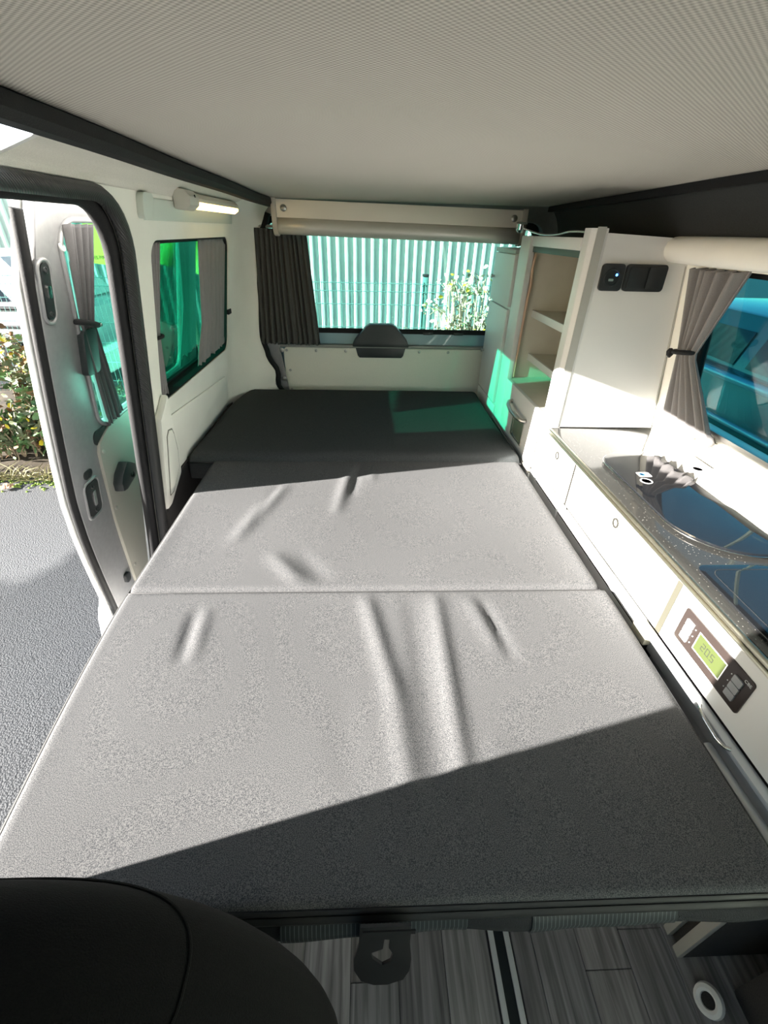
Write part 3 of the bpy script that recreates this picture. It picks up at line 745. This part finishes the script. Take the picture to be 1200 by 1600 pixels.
# tube along the bed
tb = obj('bed_guide_tube', MB().tube([(.600, .10, .462), (.600, .42, .462)], .012, 14), SILV, None, 60, label='round aluminium tube running along the near right bed edge', cat='tube')
# worktop
wtp = thing('worktop', (.79, .80, .655), 'glossy speckled dark worktop with rounded metal edge', 'worktop')
obj('slab', MB().box((.618, .215, .654), (.962, 1.385, .680), .003), WORKM, wtp)
for z, r in ((.674, .0055), (.661, .0045)):
    obj('edge_strip', MB().tube([(.6155, .215, z), (.6155, 1.384, z)], r, 10), mat('champagne_edge_strip', (.60, .57, .46), .28, 1.0), wtp, smooth=60)
# glass lid of the hob
def lidmap(x, y, o): return (x, y, .681+o)
lid_out = rrect(.668, .948, .676, 1.165, [.03, .075, .14, .05], 12)
hb = thing('hob_lid', (.81, .92, .681), 'black glass hob lid with rounded corner on the worktop', 'hob')
obj('glass_plate', MB().panel(lid_out, [], lidmap, .004, .012), GLASSB, hb, bev=.001)
obj('chrome_rim', MB().tube([(x, y, .6875) for x, y in rrect(.666, .95, .674, 1.167, [.03, .075, .14, .05], 12)], .0015, 8, closed=True), CHROME, hb, smooth=60)
obj('hinge_rail', MB().box((.950, .70, .681), (.960, 1.06, .692), .002), ALU, hb)
for x, y in ((.722, .985), (.905, 1.055)):
    obj('burner_mark', MB().lathe((x, y, .6931), (0, 0, 1), [(.0155, 0), (.0155, .0008), (.012, .0008), (.012, 0)], 24), mat('grey_print', (.45, .46, .46), .4), hb)
stk = obj('sticker', MB().panel(rrect(.718, .752, 1.008, 1.034, .004), [], lidmap, .0122, .0127), LABELW, hb)
obj('sticker_mark', MB().lathe((.729, 1.021, .6938), (0, 0, 1), [(.0075, 0), (.0075, .0003), (.005, .0003), (.005, 0)], 16), LABELB, stk)
obj('sticker_mark', MB().lathe((.744, 1.021, .6938), (0, 0, 1), [(.004, 0), (.004, .0003)], 12), LABELY, stk)
obj('printed_dash', MB().panel([(.895, .93), (.901, .93), (.901, .975), (.895, .975)], [], lidmap, .0122, .0126), mat('grey_print', (.45, .46, .46), .4), hb)
sk = thing('sink_lid', (.80, .44, .681), 'flush black glass sink lid nearest the camera on the worktop', 'sink')
obj('glass_plate', MB().panel(rrect(.640, .948, .225, .655, [.02, .02, .02, .02], 5), [], lidmap, .0005, .004), GLASSB, sk, bev=.001)
obj('joint_line', MB().tube([(x, y, .685) for x, y in rrect(.662, .94, .24, .64, .02, 5)], .0008, 6, closed=True), mat('thin_joint', (.015, .015, .015), .4), sk)

# control panel on the flap
cpn = thing('control_panel', (.626, .517, .54), 'brown-black camper control panel with green LCD on the kitchen front', 'control panel')
def cm(y, z, o): return (.626-o, y, z)
obj('faceplate', MB().panel(rrect(.428, .607, .543, .620, .006), [], cm, 0, .003), mat('brown_black_panel', (.026, .019, .017), .3), cpn, bev=.001)
obj('lcd_frame', MB().panel([(.482, .561), (.557, .561), (.557, .603), (.482, .603)], [[(.484, .563), (.555, .563), (.555, .601), (.484, .601)]], cm, .003, .0036), LABELW, cpn)
lcd = obj('lcd_screen', MB().panel([(.484, .563), (.555, .563), (.555, .601), (.484, .601)], [], cm, .0025, .0033), mat('lcd_green', (.045, .058, .018), .35, emit=(.35, .45, .12), estr=.10), cpn)
SEG = {'2': 'abged', '0': 'abcdef', '5': 'afgcd'}
def digit(ch, y, z, w, h):
    mb = MB(); t = .0019
    B = {'a': (y, y-w, z+h), 'g': (y, y-w, z+h/2), 'd': (y, y-w, z)}
    for s_ in SEG[ch]:
        if s_ in B: a, b, zz = B[s_]; mb.panel([(b, zz-t/2), (a, zz-t/2), (a, zz+t/2), (b, zz+t/2)], [], cm, .0033, .0037)
        else:
            yy = y if s_ in 'fe' else y-w; z0 = z+h/2 if s_ in 'fb' else z
            mb.panel([(yy-t/2, z0), (yy+t/2, z0), (yy+t/2, z0+h/2), (yy-t/2, z0+h/2)], [], cm, .0033, .0037)
    return mb
INK = mat('lcd_ink', (.03, .035, .02), .5)
for ch, y in (('2', .541), ('0', .529), ('5', .516)): obj('digit', digit(ch, y, .576, .0075, .014), INK, lcd)
obj('decimal_point', MB().panel([(.5185, .575), (.5197, .575), (.5197, .5763), (.5185, .5763)], [], cm, .0033, .0037), INK, lcd)
BTN = mat('silver_button', (.26, .27, .28), .35)
for y0, y1 in ((.572, .592), (.443, .463)):
    for k in range(3):
        z0 = .5565+k*.0165
        obj('button', MB().panel(rrect(y0, y1, z0, z0+.015, .002), [], cm, .003, .0062), BTN, cpn, bev=.001)
        obj('led_dot', MB().lathe(cm(y0-.005 if y0 > .5 else y1+.006, z0+.0075, .003), (-1, 0, 0), [(.0013, 0), (.001, .001)], 8), LABELW, cpn)
def text_on_front(txt, size, y, z): # reads along -y, up z, faces -x
    return text_mesh(txt, size, Matrix(((0, 0, -1, .6224), (-1, 0, 0, y), (0, 1, 0, z), (0, 0, 0, 1))))
obj('lettering', text_on_front('CBE', .0085, .446, .608), LABELW, cpn, 0)

# floor ring knob and seat base near the camera
kn = thing('rubber_doorstop', (.636, .185, 0), 'white ring shaped door stop on the floor by the cabinet foot', 'door stop')
ax = Vector((-.75, -.1, .55))
obj('ring', MB().lathe((.645, .185, .012), ax, [(.010, -.006), (.022, -.004), (.026, .004), (.024, .012), (.018, .015), (.013, .012), (.012, .006)], 24), WHITEP, kn)
obj('centre', MB().lathe((.645, .185, .012), ax, [(.0125, .005), (.012, .009)], 16), BLACK, kn)
sb = thing('seat_pedestal', (.84, .0, 0), 'black pedestal of the driver seat at the near right', 'seat base')
obj('pedestal', MB().box((.70, -.42, .0), (.94, .200, .34), .012), CARPET, sb)
obj('foot_plate', MB().box((.695, -.40, .0), (.725, .150, .03), .004), GREYCARD, sb)
# floor rail
frl = thing('floor_rail', (.269, .2, 0), 'aluminium seat rail let into the plank floor', 'rail')
RLIP = mat('bright_rail_metal', (.75, .78, .80), .3, .4)
obj('rail_lip', MB().box((.247, -.42, -.004), (.258, 1.0, .004), .002), RLIP, frl)
obj('rail_lip', MB().box((.279, -.42, -.004), (.290, 1.0, .004), .002), RLIP, frl)
obj('rail_channel', MB().box((.256, -.42, -.006), (.281, 1.0, -.001)), mat('dark_channel', (.05, .06, .065), .3, .6), frl)

# ================================================================== BLIND, LAMPS, CURTAINS
bl = thing('blind_cassette', (.14, 2.24, 1.19), 'aluminium roller blind cassette across the top of the rear window', 'blind')
def zb(x): return -.016*(x-.14)/1.05
def blm(x, z, o): return (x, 2.20+o, z+zb(x))
obj('fascia', MB().panel([(-.372, 1.255), (.650, 1.255), (.650, 1.318), (-.372, 1.318)], [], blm, 0, .02), FASCIA, bl, bev=.002)
def rollfn(u, v):
    a = -PI*.10+v*PI*1.0
    x = -.372+1.022*u
    return (x, 2.232-.036*math.sin(a)-.002, 1.226+.031*math.cos(a)+zb(x))
solid(obj('bottom_roll', MB().grid(rollfn, 8, 18), mat('silver_roll', (.72, .70, .65), .35, .3), bl, smooth=60), .003)
for x0, x1 in ((-.392, -.372), (.650, .670)):
    e = [(2.192, 1.322), (2.275, 1.322), (2.275, 1.196), (2.24, 1.188), (2.212, 1.194), (2.195, 1.215), (2.191, 1.24)]
    obj('end_cap', MB().panel(e, [], lambda y, z, o, x0=x0: (x0+o, y, z+zb(x0)), 0, .02), mat('grey_end_cap', (.52, .48, .42), .5), bl, bev=.003)
for x in (-.342, .616):
    obj('cap_screw', MB().lathe((x, 2.2, 1.288+zb(x)), (0, -1, 0), [(.013, 0), (.013, .003), (.010, .006), (.004, .0075)], 16), SCREW, bl)

LED = mat('warm_led_strip', (1, .9, .7), .4, emit=(1.0, .66, .22), estr=7)
COOL = mat('cool_led_panel', (1, 1, 1), .4, emit=(.85, .93, 1.0), estr=9)
ll = thing('wall_lamp', (-.515, 1.8, 1.27), 'lit warm LED strip lamp on the wall above the side window', 'lamp')
def lmap(a, b, o): return (-.520+a, o, 1.290+b)
sec = [(-.012, -.020), (.012, -.022), (.026, -.012), (.028, .004), (.016, .016), (-.012, .018)]
obj('housing', MB().panel(sec, [], lambda a, b, o: lmap(a, b, o), 1.57, 2.07), mat('pale_lamp_housing', (.58, .56, .50), .4), ll, bev=.003)
obj('head_end', MB().panel([(p[0]*1.25, p[1]*1.3) for p in sec], [], lmap, 1.50, 1.58), mat('pale_lamp_housing', (.58, .56, .50), .4), ll, bev=.006)
obj('light_strip', MB().panel([(.0125, -.0235), (.0275, -.0135), (.0275, -.006), (.0255, -.0105), (.0125, -.0205)], [], lmap, 1.585, 2.06), LED, ll)
obj('lamp_button', MB().lathe((-.4868, 1.54, 1.296), (1, 0, 0), [(.004, 0), (.0035, .002)], 10), BLACK, ll)
cl = thing('ceiling_lamp', (-.47, .77, 1.33), 'cool white lit ceiling lamp beside the black edging', 'lamp')
nrm = Vector((.35, 0, -1)).normalized()
def clm(a, b, o):
    base = Vector((-.488, .77, 1.326)); ux = Vector((1, 0, .35)).normalized()
    return tuple(base+ux*a+Vector((0, b, 0))+nrm*o)
obj('lamp_bezel', MB().panel(rrect(-.042, .042, -.13, .05, .012), [], clm, 0, .007), WHITEP, cl, bev=.002)
obj('lamp_diffuser', MB().panel(rrect(-.032, .032, -.12, .03, .010), [], clm, .0065, .0095), COOL, cl, bev=.001)

def curtain(name, left, right, n, amp, normal, material, label, hem=True, nu=110, nv=40, seed=0, t=.0025, tie=None):
    """left(v), right(v): edge points; amp(v): pleat depth; normal: pleat direction"""
    N = Vector(normal).normalized(); rnd = random.Random(seed)
    ph = [rnd.uniform(-.5, .5) for _ in range(n+2)]
    def fn(u, v):
        a = Vector(left(v)); b = Vector(right(v)); uu = u+.010*math.sin(u*17+seed)+.006*math.sin(v*3+u*9)
        p = a.lerp(b, max(0, min(1, uu)) if 0 < u < 1 else u)
        w = math.sin(2*PI*n*u+ph[int(u*n)]*.0+.5*math.sin(v*2.2+u*6+seed))
        w = math.copysign(abs(w)**.8, w)
        p += N*(amp(v)*w*(.75+.25*math.sin(u*23+seed)))
        if hem and v > .93: p += N*(.003*math.sin(2*PI*n*2*u+1))+Vector((0, 0, .004*math.sin(2*PI*n*u*1.5)))
        return tuple(p)
    th_ = thing(name, tuple(fn(.5, 1)), label, 'curtain')
    o = obj('cloth', MB().grid(fn, nu, nv), material, th_, smooth=80); solid(o, t)
    return th_
def lerp(a, b, t): return tuple(a[i]+(b[i]-a[i])*t for i in range(3))
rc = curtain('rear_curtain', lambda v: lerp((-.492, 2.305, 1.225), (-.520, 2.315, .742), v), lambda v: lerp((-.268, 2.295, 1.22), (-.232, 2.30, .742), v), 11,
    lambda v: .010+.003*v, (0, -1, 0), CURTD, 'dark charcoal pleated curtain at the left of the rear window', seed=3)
obj('curtain_rail', MB().tube([(-.50, 2.318, 1.232), (.66, 2.318, 1.222)], .006, 8), ALUP, rc)
def tieprof(v, top, mid, bot, vt):
    if v < vt: f = v/vt; f = f**1.15; return lerp(top, mid, f)
    f = (v-vt)/(1-vt); f = f**.8; return lerp(mid, bot, f)
def tieamp(v, vt, a0, am, a1): return am+(a0-am)*max(0, (vt-v)/vt)**.9 if v < vt else am+(a1-am)*((v-vt)/(1-vt))**.8
def tieback(parent, pts, r, material=WEB):
    obj('tieback', MB().tube(pts, r, 8, closed=True), material, parent, smooth=60)
# right window curtain, gathered half way
cr_ = curtain('kitchen_curtain', lambda v: tieprof(v, (.878, 1.330, 1.160), (.905, 1.306, .955), (.940, 1.312, .745), .49),
    lambda v: tieprof(v, (.880, 1.140, 1.162), (.915, 1.255, .945), (.945, 1.095, .735), .49), 5,
    lambda v: tieamp(v, .49, .021, .009, .018), (-1, 0, -.15), CURT, 'grey curtain tied back beside the worktop window', seed=5)
tieback(cr_, [(.908-.022*math.cos(a)-.006, 1.281+.029*math.sin(a), .952-.004*math.sin(a)) for a in [2*PI*k/16 for k in range(16)]], .0065)
obj('tie_knot', MB().lathe((.880, 1.305, .945), (0, .3, 1), [(.002, -.014), (.009, -.006), (.010, .004), (.004, .012)], 10), WEB, cr_)
# left rear window, two curtains
c1 = curtain('window_curtain', lambda v: tieprof(v, wl(1.345, 1.185, .012), wl(1.352, .955, .012), wl(1.352, .775, .012), .56),
    lambda v: tieprof(v, wl(1.440, 1.187, .018), wl(1.395, .955, .018), wl(1.430, .775, .018), .56), 4,
    lambda v: tieamp(v, .56, .007, .004, .006), (1, 0, .15), CURT, 'narrow grey curtain at the front edge of the side window', seed=8)
tieback(c1, [(xL(.95)-.014+.012*math.cos(a), 1.373+.026*math.sin(a), .952) for a in [2*PI*k/14 for k in range(14)]], .005)
c2 = curtain('window_curtain', lambda v: tieprof(v, wl(1.760, 1.187, .016), wl(1.800, .92, .018), wl(1.735, .776, .018), .70),
    lambda v: lerp(wl(2.085, 1.185, .012), wl(2.085, .790, .012), v), 6,
    lambda v: .007, (1, 0, .15), CURT, 'wide grey curtain drawn at the rear edge of the side window', seed=9)
obj('curtain_strap', MB().box((xL(.93)-.006, 2.085, .905), (xL(.93)+.004, 2.13, .925), .003, mtx=None), WEB, c2)
# sliding door curtains
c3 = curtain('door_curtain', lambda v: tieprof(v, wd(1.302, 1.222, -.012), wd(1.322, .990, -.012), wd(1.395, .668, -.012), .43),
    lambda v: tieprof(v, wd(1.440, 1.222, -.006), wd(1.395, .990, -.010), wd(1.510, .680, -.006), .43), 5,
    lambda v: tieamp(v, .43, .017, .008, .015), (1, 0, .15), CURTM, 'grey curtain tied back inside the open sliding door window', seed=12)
tb_ = [wd(1.358+.046*math.sin(a), .988-.012*math.sin(a), -.012-.018*math.cos(a)) for a in [2*PI*k/16 for k in range(16)]]
tieback(c3, tb_, .0075)
obj('press_stud', MB().lathe(wd(1.378, .983, -.038), (1, 0, .17), [(.006, 0), (.006, .002), (.0035, .002), (.003, 0)], 12), CHROME, c3)
obj('curtain_ring', MB().lathe(wd(1.296, 1.175, -.004), (1, 0, .17), [(.010, 0), (.010, .004), (.006, .005)], 12), WHITEP, c3)
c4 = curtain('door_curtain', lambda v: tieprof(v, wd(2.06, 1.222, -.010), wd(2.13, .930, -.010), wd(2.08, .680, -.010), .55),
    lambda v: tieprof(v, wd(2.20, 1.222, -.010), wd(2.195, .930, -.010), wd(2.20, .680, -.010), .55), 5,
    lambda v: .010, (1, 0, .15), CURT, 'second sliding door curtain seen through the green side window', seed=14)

# ================================================================== OUTSIDE
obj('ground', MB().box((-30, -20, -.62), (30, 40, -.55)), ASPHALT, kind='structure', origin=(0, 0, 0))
# corrugated steel wall behind
def corr(u, v):
    return None
NR = 98; pitch = .16; CX0 = -12.0
TEALM = mat('pale_green_sheet_steel', (.50, .62, .58), .45, .15, var=.03, vscale=2)
cw = MB(); vs = []; fs = []
px = []
for i in range(NR):
    x = CX0+i*pitch
    px += [(x, 0), (x+.085, 0), (x+.103, -.04), (x+.140, -.04), (x+.157, 0)]
for x, d in px: vs += [(x, 9.5+d, -.55), (x, 9.5+d, 3.6)]
for i in range(len(px)-1): fs.append((2*i, 2*i+2, 2*i+3, 2*i+1))
cwo = obj('wall_outside', cw.add(vs, fs), TEALM, kind='structure', smooth=0)
solid(cwo, .004)
# wire mesh fence along y = 5
MESHM = mat('green_fence_coating', (.10, .24, .23), .4)
fence = thing('wire_fence', (-1.0, 5.0, -.55), 'green welded wire mesh fence behind the van', 'fence')
vbar = None
nvert = 0
far = MB()
for i in range(220):
    x = -7.2+i*.05
    vis = -.6 < x < 1.15 or -3.9 < x < -1.4
    if vis and nvert < 120:
        nvert += 1
        if vbar is None:
            vbar = obj('wire', MB().tube([(x, 5.0, -.52), (x, 5.0, .80)], .0028, 5), MESHM, fence, smooth=60, origin=(x, 5.0, -.52))
        else:
            o = vbar.copy(); COL.objects.link(o); o.parent = fence; o.location = Vector((x, 5.0, -.52))-LOC[fence.name]
    else: far.tube([(x, 5.0, -.52), (x, 5.0, .80)], .0028, 4)
obj('wires', far, MESHM, fence, smooth=60, kind='stuff')
for z in (.775, .70, .58, .36, .16, -.04, -.24, -.44):
    obj('rail_wire', MB().tube([(-7.2, 4.996, z), (3.8, 4.996, z)], .0038, 5), MESHM, fence, smooth=60)
for x in (-6.1, -4.35, -2.30, .60, 2.9):
    p = obj('post', MB().box((x-.028, 5.01, -.55), (x+.028, 5.06, .84), .008), MESHM, fence)
    obj('post_cap', MB().box((x-.032, 5.005, .84), (x+.032, 5.065, .865), .008), BLACKP, p)
# yellow sign boards on the fence
YEL = mat('yellow_sign_board', (.80, .78, .06), .5, var=.05, vscale=6)
RED = mat('dark_red_print', (.30, .05, .03), .5)
STEM0 = mat('timber_post', (.35, .28, .2), .8, var=.2, vscale=20)
sg = thing('sign_board', (-2.42, 4.97, .86), 'yellow sign board with dark red lettering hanging on the fence', 'sign')
obj('board', MB().panel([(-2.62, .90), (-2.24, .86), (-2.24, 1.24), (-2.40, 1.31), (-2.62, 1.32)], [], lambda x, z, o: (x, 4.955+o, z), 0, .012), YEL, sg)
obj('lettering', text_mesh('ES FIXATIO', .040, Matrix(((1, -.1, 0, -2.60), (0, 0, -1, 4.953), (.05, 1, 0, .935), (0, 0, 0, 1)))), RED, sg, 0)
obj('sign_post', MB().box((-2.45, 4.967, -.55), (-2.41, 4.99, 1.30), .004), STEM0, sg)
obj('arrow_mark', MB().panel([(-2.47, 1.17), (-2.45, 1.175), (-2.40, 1.04), (-2.405, 1.02), (-2.425, 1.03)], [], lambda x, z, o: (x, 4.950+o, z), 0, .0045), RED, sg)
STEM0 = mat('timber_post', (.35, .28, .2), .8, var=.2, vscale=20)
s2 = thing('sign_board', (-1.75, 4.9, .85), 'plain creased yellow sheet hanging on the fence behind the side window', 'sign')
obj('sheet', MB().grid(lambda u, v: (-1.98+.42*u, 4.93+.02*math.sin(u*7+v*4), 1.27-.36*v-.10*u*(v)), 14, 12), YEL, s2, smooth=60)
obj('sign_post', MB().box((-1.79, 4.955, -.55), (-1.75, 4.988, 1.27), .004), STEM0, s2)
obj('eyelet', MB().lathe((-1.58, 4.93, .85), (0, -1, 0), [(.018, 0), (.018, .01), (.008, .01)], 12), BLACK, s2)

# parked cars
def car(name, cx, cy, rot, L, Wd, paint, label, glassm, belt=.92, trim=None):
    trim = trim or BLACKP
    t = thing(name, (cx, cy, -.55), label, 'car'); t.rotation_euler.z = rot
    base = LOC[t.name].copy(); g = base
    def P(x, y, z): return (g.x+x, g.y+y, g.z+z)
    h = Wd/2
    prof = [(-L/2, .32), (-L/2+.02, .62), (-L/2+.10, belt-.08), (-L*.22, belt), (L*.36, belt+.03), (L/2-.05, belt-.04), (L/2, .60), (L/2-.02, .32), (L*.36, .26), (-L*.36, .26)]
    body = MB().panel(prof, [], lambda x, z, o: P(x, o, z), -h, h)
    obj('body', body, paint, t, bev=.05)
    cab = [(-L*.24, belt-.02), (-L*.10, 1.40), (-L*.04, 1.45), (L*.22, 1.46), (L*.30, 1.42), (L*.42, belt+.01)]
    vs = []; n = len(cab)
    for s_ in (-1, 1):
        for x, z in cab: vs.append(P(x, s_*(h-.05-.20*(z-belt)/.55), z))
    fs = [tuple(range(n)), tuple(range(2*n-1, n-1, -1))]+[(i, i+1, n+i+1, n+i) for i in range(n-1)]+[(n-1, 0, n, 2*n-1)]
    obj('cabin', MB().add(vs, fs), paint, t, bev=.03)
    for s_ in (-1, 1):
        for zz, rr in ((belt-.015, .022), (belt-.22, .015)):
            obj('moulding_or_highlight', MB().tube([P(-L*.40, s_*(h+.004), zz), P(L*.42, s_*(h+.004), zz)], rr, 8), trim, t, smooth=60)  # on the teal car these strips stand in for reflected sky
        for q in ([(-L*.19, belt+.03), (-L*.095, 1.36), (L*.03, 1.38), (L*.03, belt+.03)], [(L*.05, belt+.03), (L*.05, 1.38), (L*.22, 1.38), (L*.31, belt+.05)]):
            sh = lambda x, z, o, s_=s_: P(x, s_*(h-.05-.20*(z-belt)/.55+.004+o), z)
            obj('side_window', MB().panel(q, [], sh, 0, .004), glassm, t)
    for xx in (-L*.31, L*.31):
        for s_ in (-1, 1):
            wh = obj('wheel', MB().lathe(P(xx, s_*(h-.18), .32), (0, s_, 0), [(.20, 0), (.31, .01), (.325, .06), (.325, .15), (.30, .185), (.22, .19)], 24), BLACK, t)
            hub = MB().lathe(P(xx, s_*(h-.18), .32), (0, s_, 0), [(.06, .17), (.06, .20), (.04, .21)], 16)
            for k in range(7):
                a = 2*PI*k/7; c_ = Vector(P(xx, s_*(h+.012), .32))
                hub.tube([c_, c_+Vector((math.cos(a)*.21, 0, math.sin(a)*.21))], .018, 5)
            obj('hub_cap', hub, ALU, wh)
    return t
CARGL = mat('car_window_dark', (.012, .016, .018), .05, spec=.8)
car('parked_car', -5.5, 6.7, 0, 4.2, 1.75, mat('white_car_paint', (.75, .75, .74), .3, coat=.5), 'white car parked beyond the wire fence', CARGL)
car('parked_car', 2.75, 2.1, PI/2, 4.4, 1.75, mat('teal_car_paint', (.10, .22, .22), .12, .2, coat=1.0), 'dark teal car parked outside the worktop window', CARGL, 1.19, mat('sky_highlight_blue', (.45, .70, .80), .2, .5))  # pale blue strip colour imitates the sky highlight along the shoulder line

# verge with brambles
VERGE = mat('verge_soil', (.05, .038, .024), .95, var=.5, vscale=9, bump=.8, bscale=40)
def verge_fn(u, v):
    x = -9+u*13; y = 3.28+v*1.9+.10*math.sin(x*2.3)*(1-v)
    return (x, y, -.555+.16*min(1, v*2.2)+.03*math.sin(x*5+y*3)*min(1, v*4))
obj('verge_ground', MB().grid(verge_fn, 120, 20), VERGE, kind='structure', smooth=60)
MOSS = mat('moss', (.16, .24, .04), .95, var=.4, vscale=30, bump=.8, bscale=80)
rm = random.Random(5); mo = MB()
for i in range(520):
    x = rm.uniform(-4.2, -1.6); y = 3.22+rm.gauss(0, .07)+.10*math.sin(x*2.3); r = rm.uniform(.006, .02)
    mo.lathe((x, y, -.552), (0, 0, 1), [(r, 0), (r*.8, .007), (r*.3, .012)], 7)
obj('moss', mo, MOSS, kind='stuff', label='green moss growing along the asphalt edge', cat='moss')
LEAFS = {'g': mat('bramble_leaf_green', (.10, .20, .07), .6, var=.4, vscale=3), 'd': mat('bramble_leaf_dull', (.16, .19, .10), .7, var=.3, vscale=3),
         'y': mat('yellow_leaf', (.75, .60, .05), .6, var=.2, vscale=3), 'b': mat('brown_leaf', (.22, .12, .06), .8, var=.3, vscale=3),
         'p': mat('pale_dry_leaf', (.55, .50, .38), .8, var=.3, vscale=3)}
STEM = mat('dry_stem', (.28, .22, .15), .85)
def leaf(mb, p, s, rd):
    d = Vector((rd.gauss(0, 1), rd.gauss(0, 1), rd.gauss(0, .6))).normalized(); u = Vector((rd.gauss(0, 1), rd.gauss(0, 1), rd.gauss(.4, 1)))
    w = d.cross(u).normalized(); n = w.cross(d); p = Vector(p)
    mb.add([p, p+d*s*.35+w*s*.30+n*s*.06, p+d*s*.75+w*s*.22, p+d*s, p+d*s*.75-w*s*.22, p+d*s*.35-w*s*.30+n*s*.06, p+d*s*.5-n*s*.05],
           [(0, 1, 6), (1, 2, 6), (2, 3, 6), (3, 4, 6), (4, 5, 6), (5, 0, 6)])
def shrub(name, cx, cy, w, d, h, counts, label, seed, size=.07, stems=30, cat='shrub', z0=-.5, arch=.3):
    rd = random.Random(seed); t = thing(name, (cx, cy, z0), label, cat, 'plants on the verge')
    sm_ = MB(); paths = []
    for k in range(stems):
        a = rd.uniform(0, 2*PI); bx = cx+rd.uniform(-.3, .3)*w; by = cy+rd.uniform(-.3, .3)*d
        hh = h*rd.uniform(.45, 1.0); ex = bx+math.cos(a)*w*rd.uniform(.1, .5); ey = by+math.sin(a)*d*rd.uniform(.1, .5)
        P = [(bx+(ex-bx)*s_**1.3+rd.gauss(0, .012), by+(ey-by)*s_**1.3+rd.gauss(0, .012), z0+hh*math.sin(s_*(PI/2+arch))) for s_ in [q/7 for q in range(8)]]
        paths.append(P); sm_.tube(P, [.006*(1-.7*q/7)+.0015 for q in range(8)], 4)
    obj('stems', sm_, STEM, t, smooth=60, kind='stuff')
    for key, n in counts.items():
        mb = MB()
        for _ in range(n):
            P = rd.choice(paths); q = rd.uniform(1.2, 6.9); i = int(q); f = q-i
            b_ = lerp(P[i], P[min(7, i+1)], f)
            leaf(mb, (b_[0]+rd.gauss(0, .05), b_[1]+rd.gauss(0, .05), b_[2]+rd.gauss(0, .04)), size*rd.uniform(.6, 1.3), rd)
        obj('foliage', mb, LEAFS[key], t, smooth=0, kind='stuff')
    return t
shrub('bramble', -2.70, 3.70, .60, .45, .60, {'g': 420, 'd': 420, 'y': 30, 'b': 90}, 'green bramble tangle next to the open sliding door edge', 21)
shrub('bramble', -3.55, 3.75, .70, .50, .70, {'g': 360, 'd': 520, 'y': 40, 'b': 160}, 'dull bramble tangle at the far left edge', 22)
shrub('bramble', -3.2, 4.45, 1.0, .45, .85, {'g': 260, 'd': 500, 'y': 90, 'b': 160}, 'tall bramble with yellow leaves against the fence', 23)
shrub('bramble', -1.85, 4.1, .7, .6, .60, {'g': 300, 'd': 420, 'b': 120}, 'low bramble hidden behind the sliding door', 24)
shrub('vine', 1.02, 4.62, .75, .3, 1.42, {'p': 900, 'd': 160, 'y': 60, 'g': 90}, 'dry pale leaved climbing vine on the fence outside the rear window', 25, .05, 60, 'vine')
shrub('bramble', -2.28, 3.45, .25, .25, .30, {'g': 90, 'd': 120, 'y': 30, 'b': 60}, 'small low bramble nearest the asphalt by the door edge', 31, .06, 16)
shrub('bramble', -3.05, 3.58, .45, .30, .50, {'g': 220, 'd': 260, 'y': 24, 'b': 110}, 'knee high bramble in the front row of the verge', 32, .06, 22)
shrub('bramble', -2.80, 4.14, .35, .15, .62, {'g': 160, 'd': 200, 'y': 30, 'b': 90}, 'mid height bramble in the middle row of the verge', 33, .06, 24)
shrub('vine', .38, 4.7, .30, .35, .92, {'p': 60, 'd': 60, 'y': 60, 'g': 40}, 'low sparse vine with yellow leaves beside the fence post', 26, .055, 18, 'vine')
rd = random.Random(77)
tuft = MB()
for i in range(420):
    x = rd.uniform(-4.4, -1.7); y = rd.uniform(3.20, 3.27); a = rd.uniform(0, 2*PI); L = rd.uniform(.08, .22)
    p = Vector((x, y, -.52)); e = p+Vector((math.cos(a)*L, math.sin(a)*L, rd.uniform(.01, .12)))
    tuft.tube([p, (p+e)/2+Vector((0, 0, .02)), e], [.004, .003, .001], 3)
obj('grass_litter', tuft, mat('dry_grass', (.24, .22, .11), .9, var=.4, vscale=2), kind='stuff', label='dry grass and twig litter on the verge', cat='grass', smooth=60)
def big_leaf(x, y, s, rz, m_, label):
    P = []
    for k in range(30):
        a = 2*PI*k/30; r = s*(.55+.45*abs(math.cos(2.5*a))**.7)
        P.append((r*math.cos(a), r*math.sin(a)))
    ca, sa = math.cos(rz), math.sin(rz)
    mb = MB().panel(P, [], lambda a, b, o: (x+a*ca-b*sa, y+a*sa+b*ca, -.535+.10*s*math.sin(a*9/s*.3)+.25*abs(a)+o), 0, .002)
    obj('fallen_leaf', mb, m_, None, 0, label=label, cat='leaf', group='fallen leaves')
PINK = mat('pinkish_brown_leaf', (.55, .30, .20), .7, var=.2, vscale=20)
big_leaf(-2.40, 3.22, .075, .4, PINK, 'large pinkish brown fallen leaf on the asphalt edge')
big_leaf(-2.35, 3.55, .065, 1.4, PINK, 'smaller brown fallen leaf further into the verge')
big_leaf(-2.82, 3.12, .05, 2.2, PINK, 'brown fallen leaf at the left frame edge')
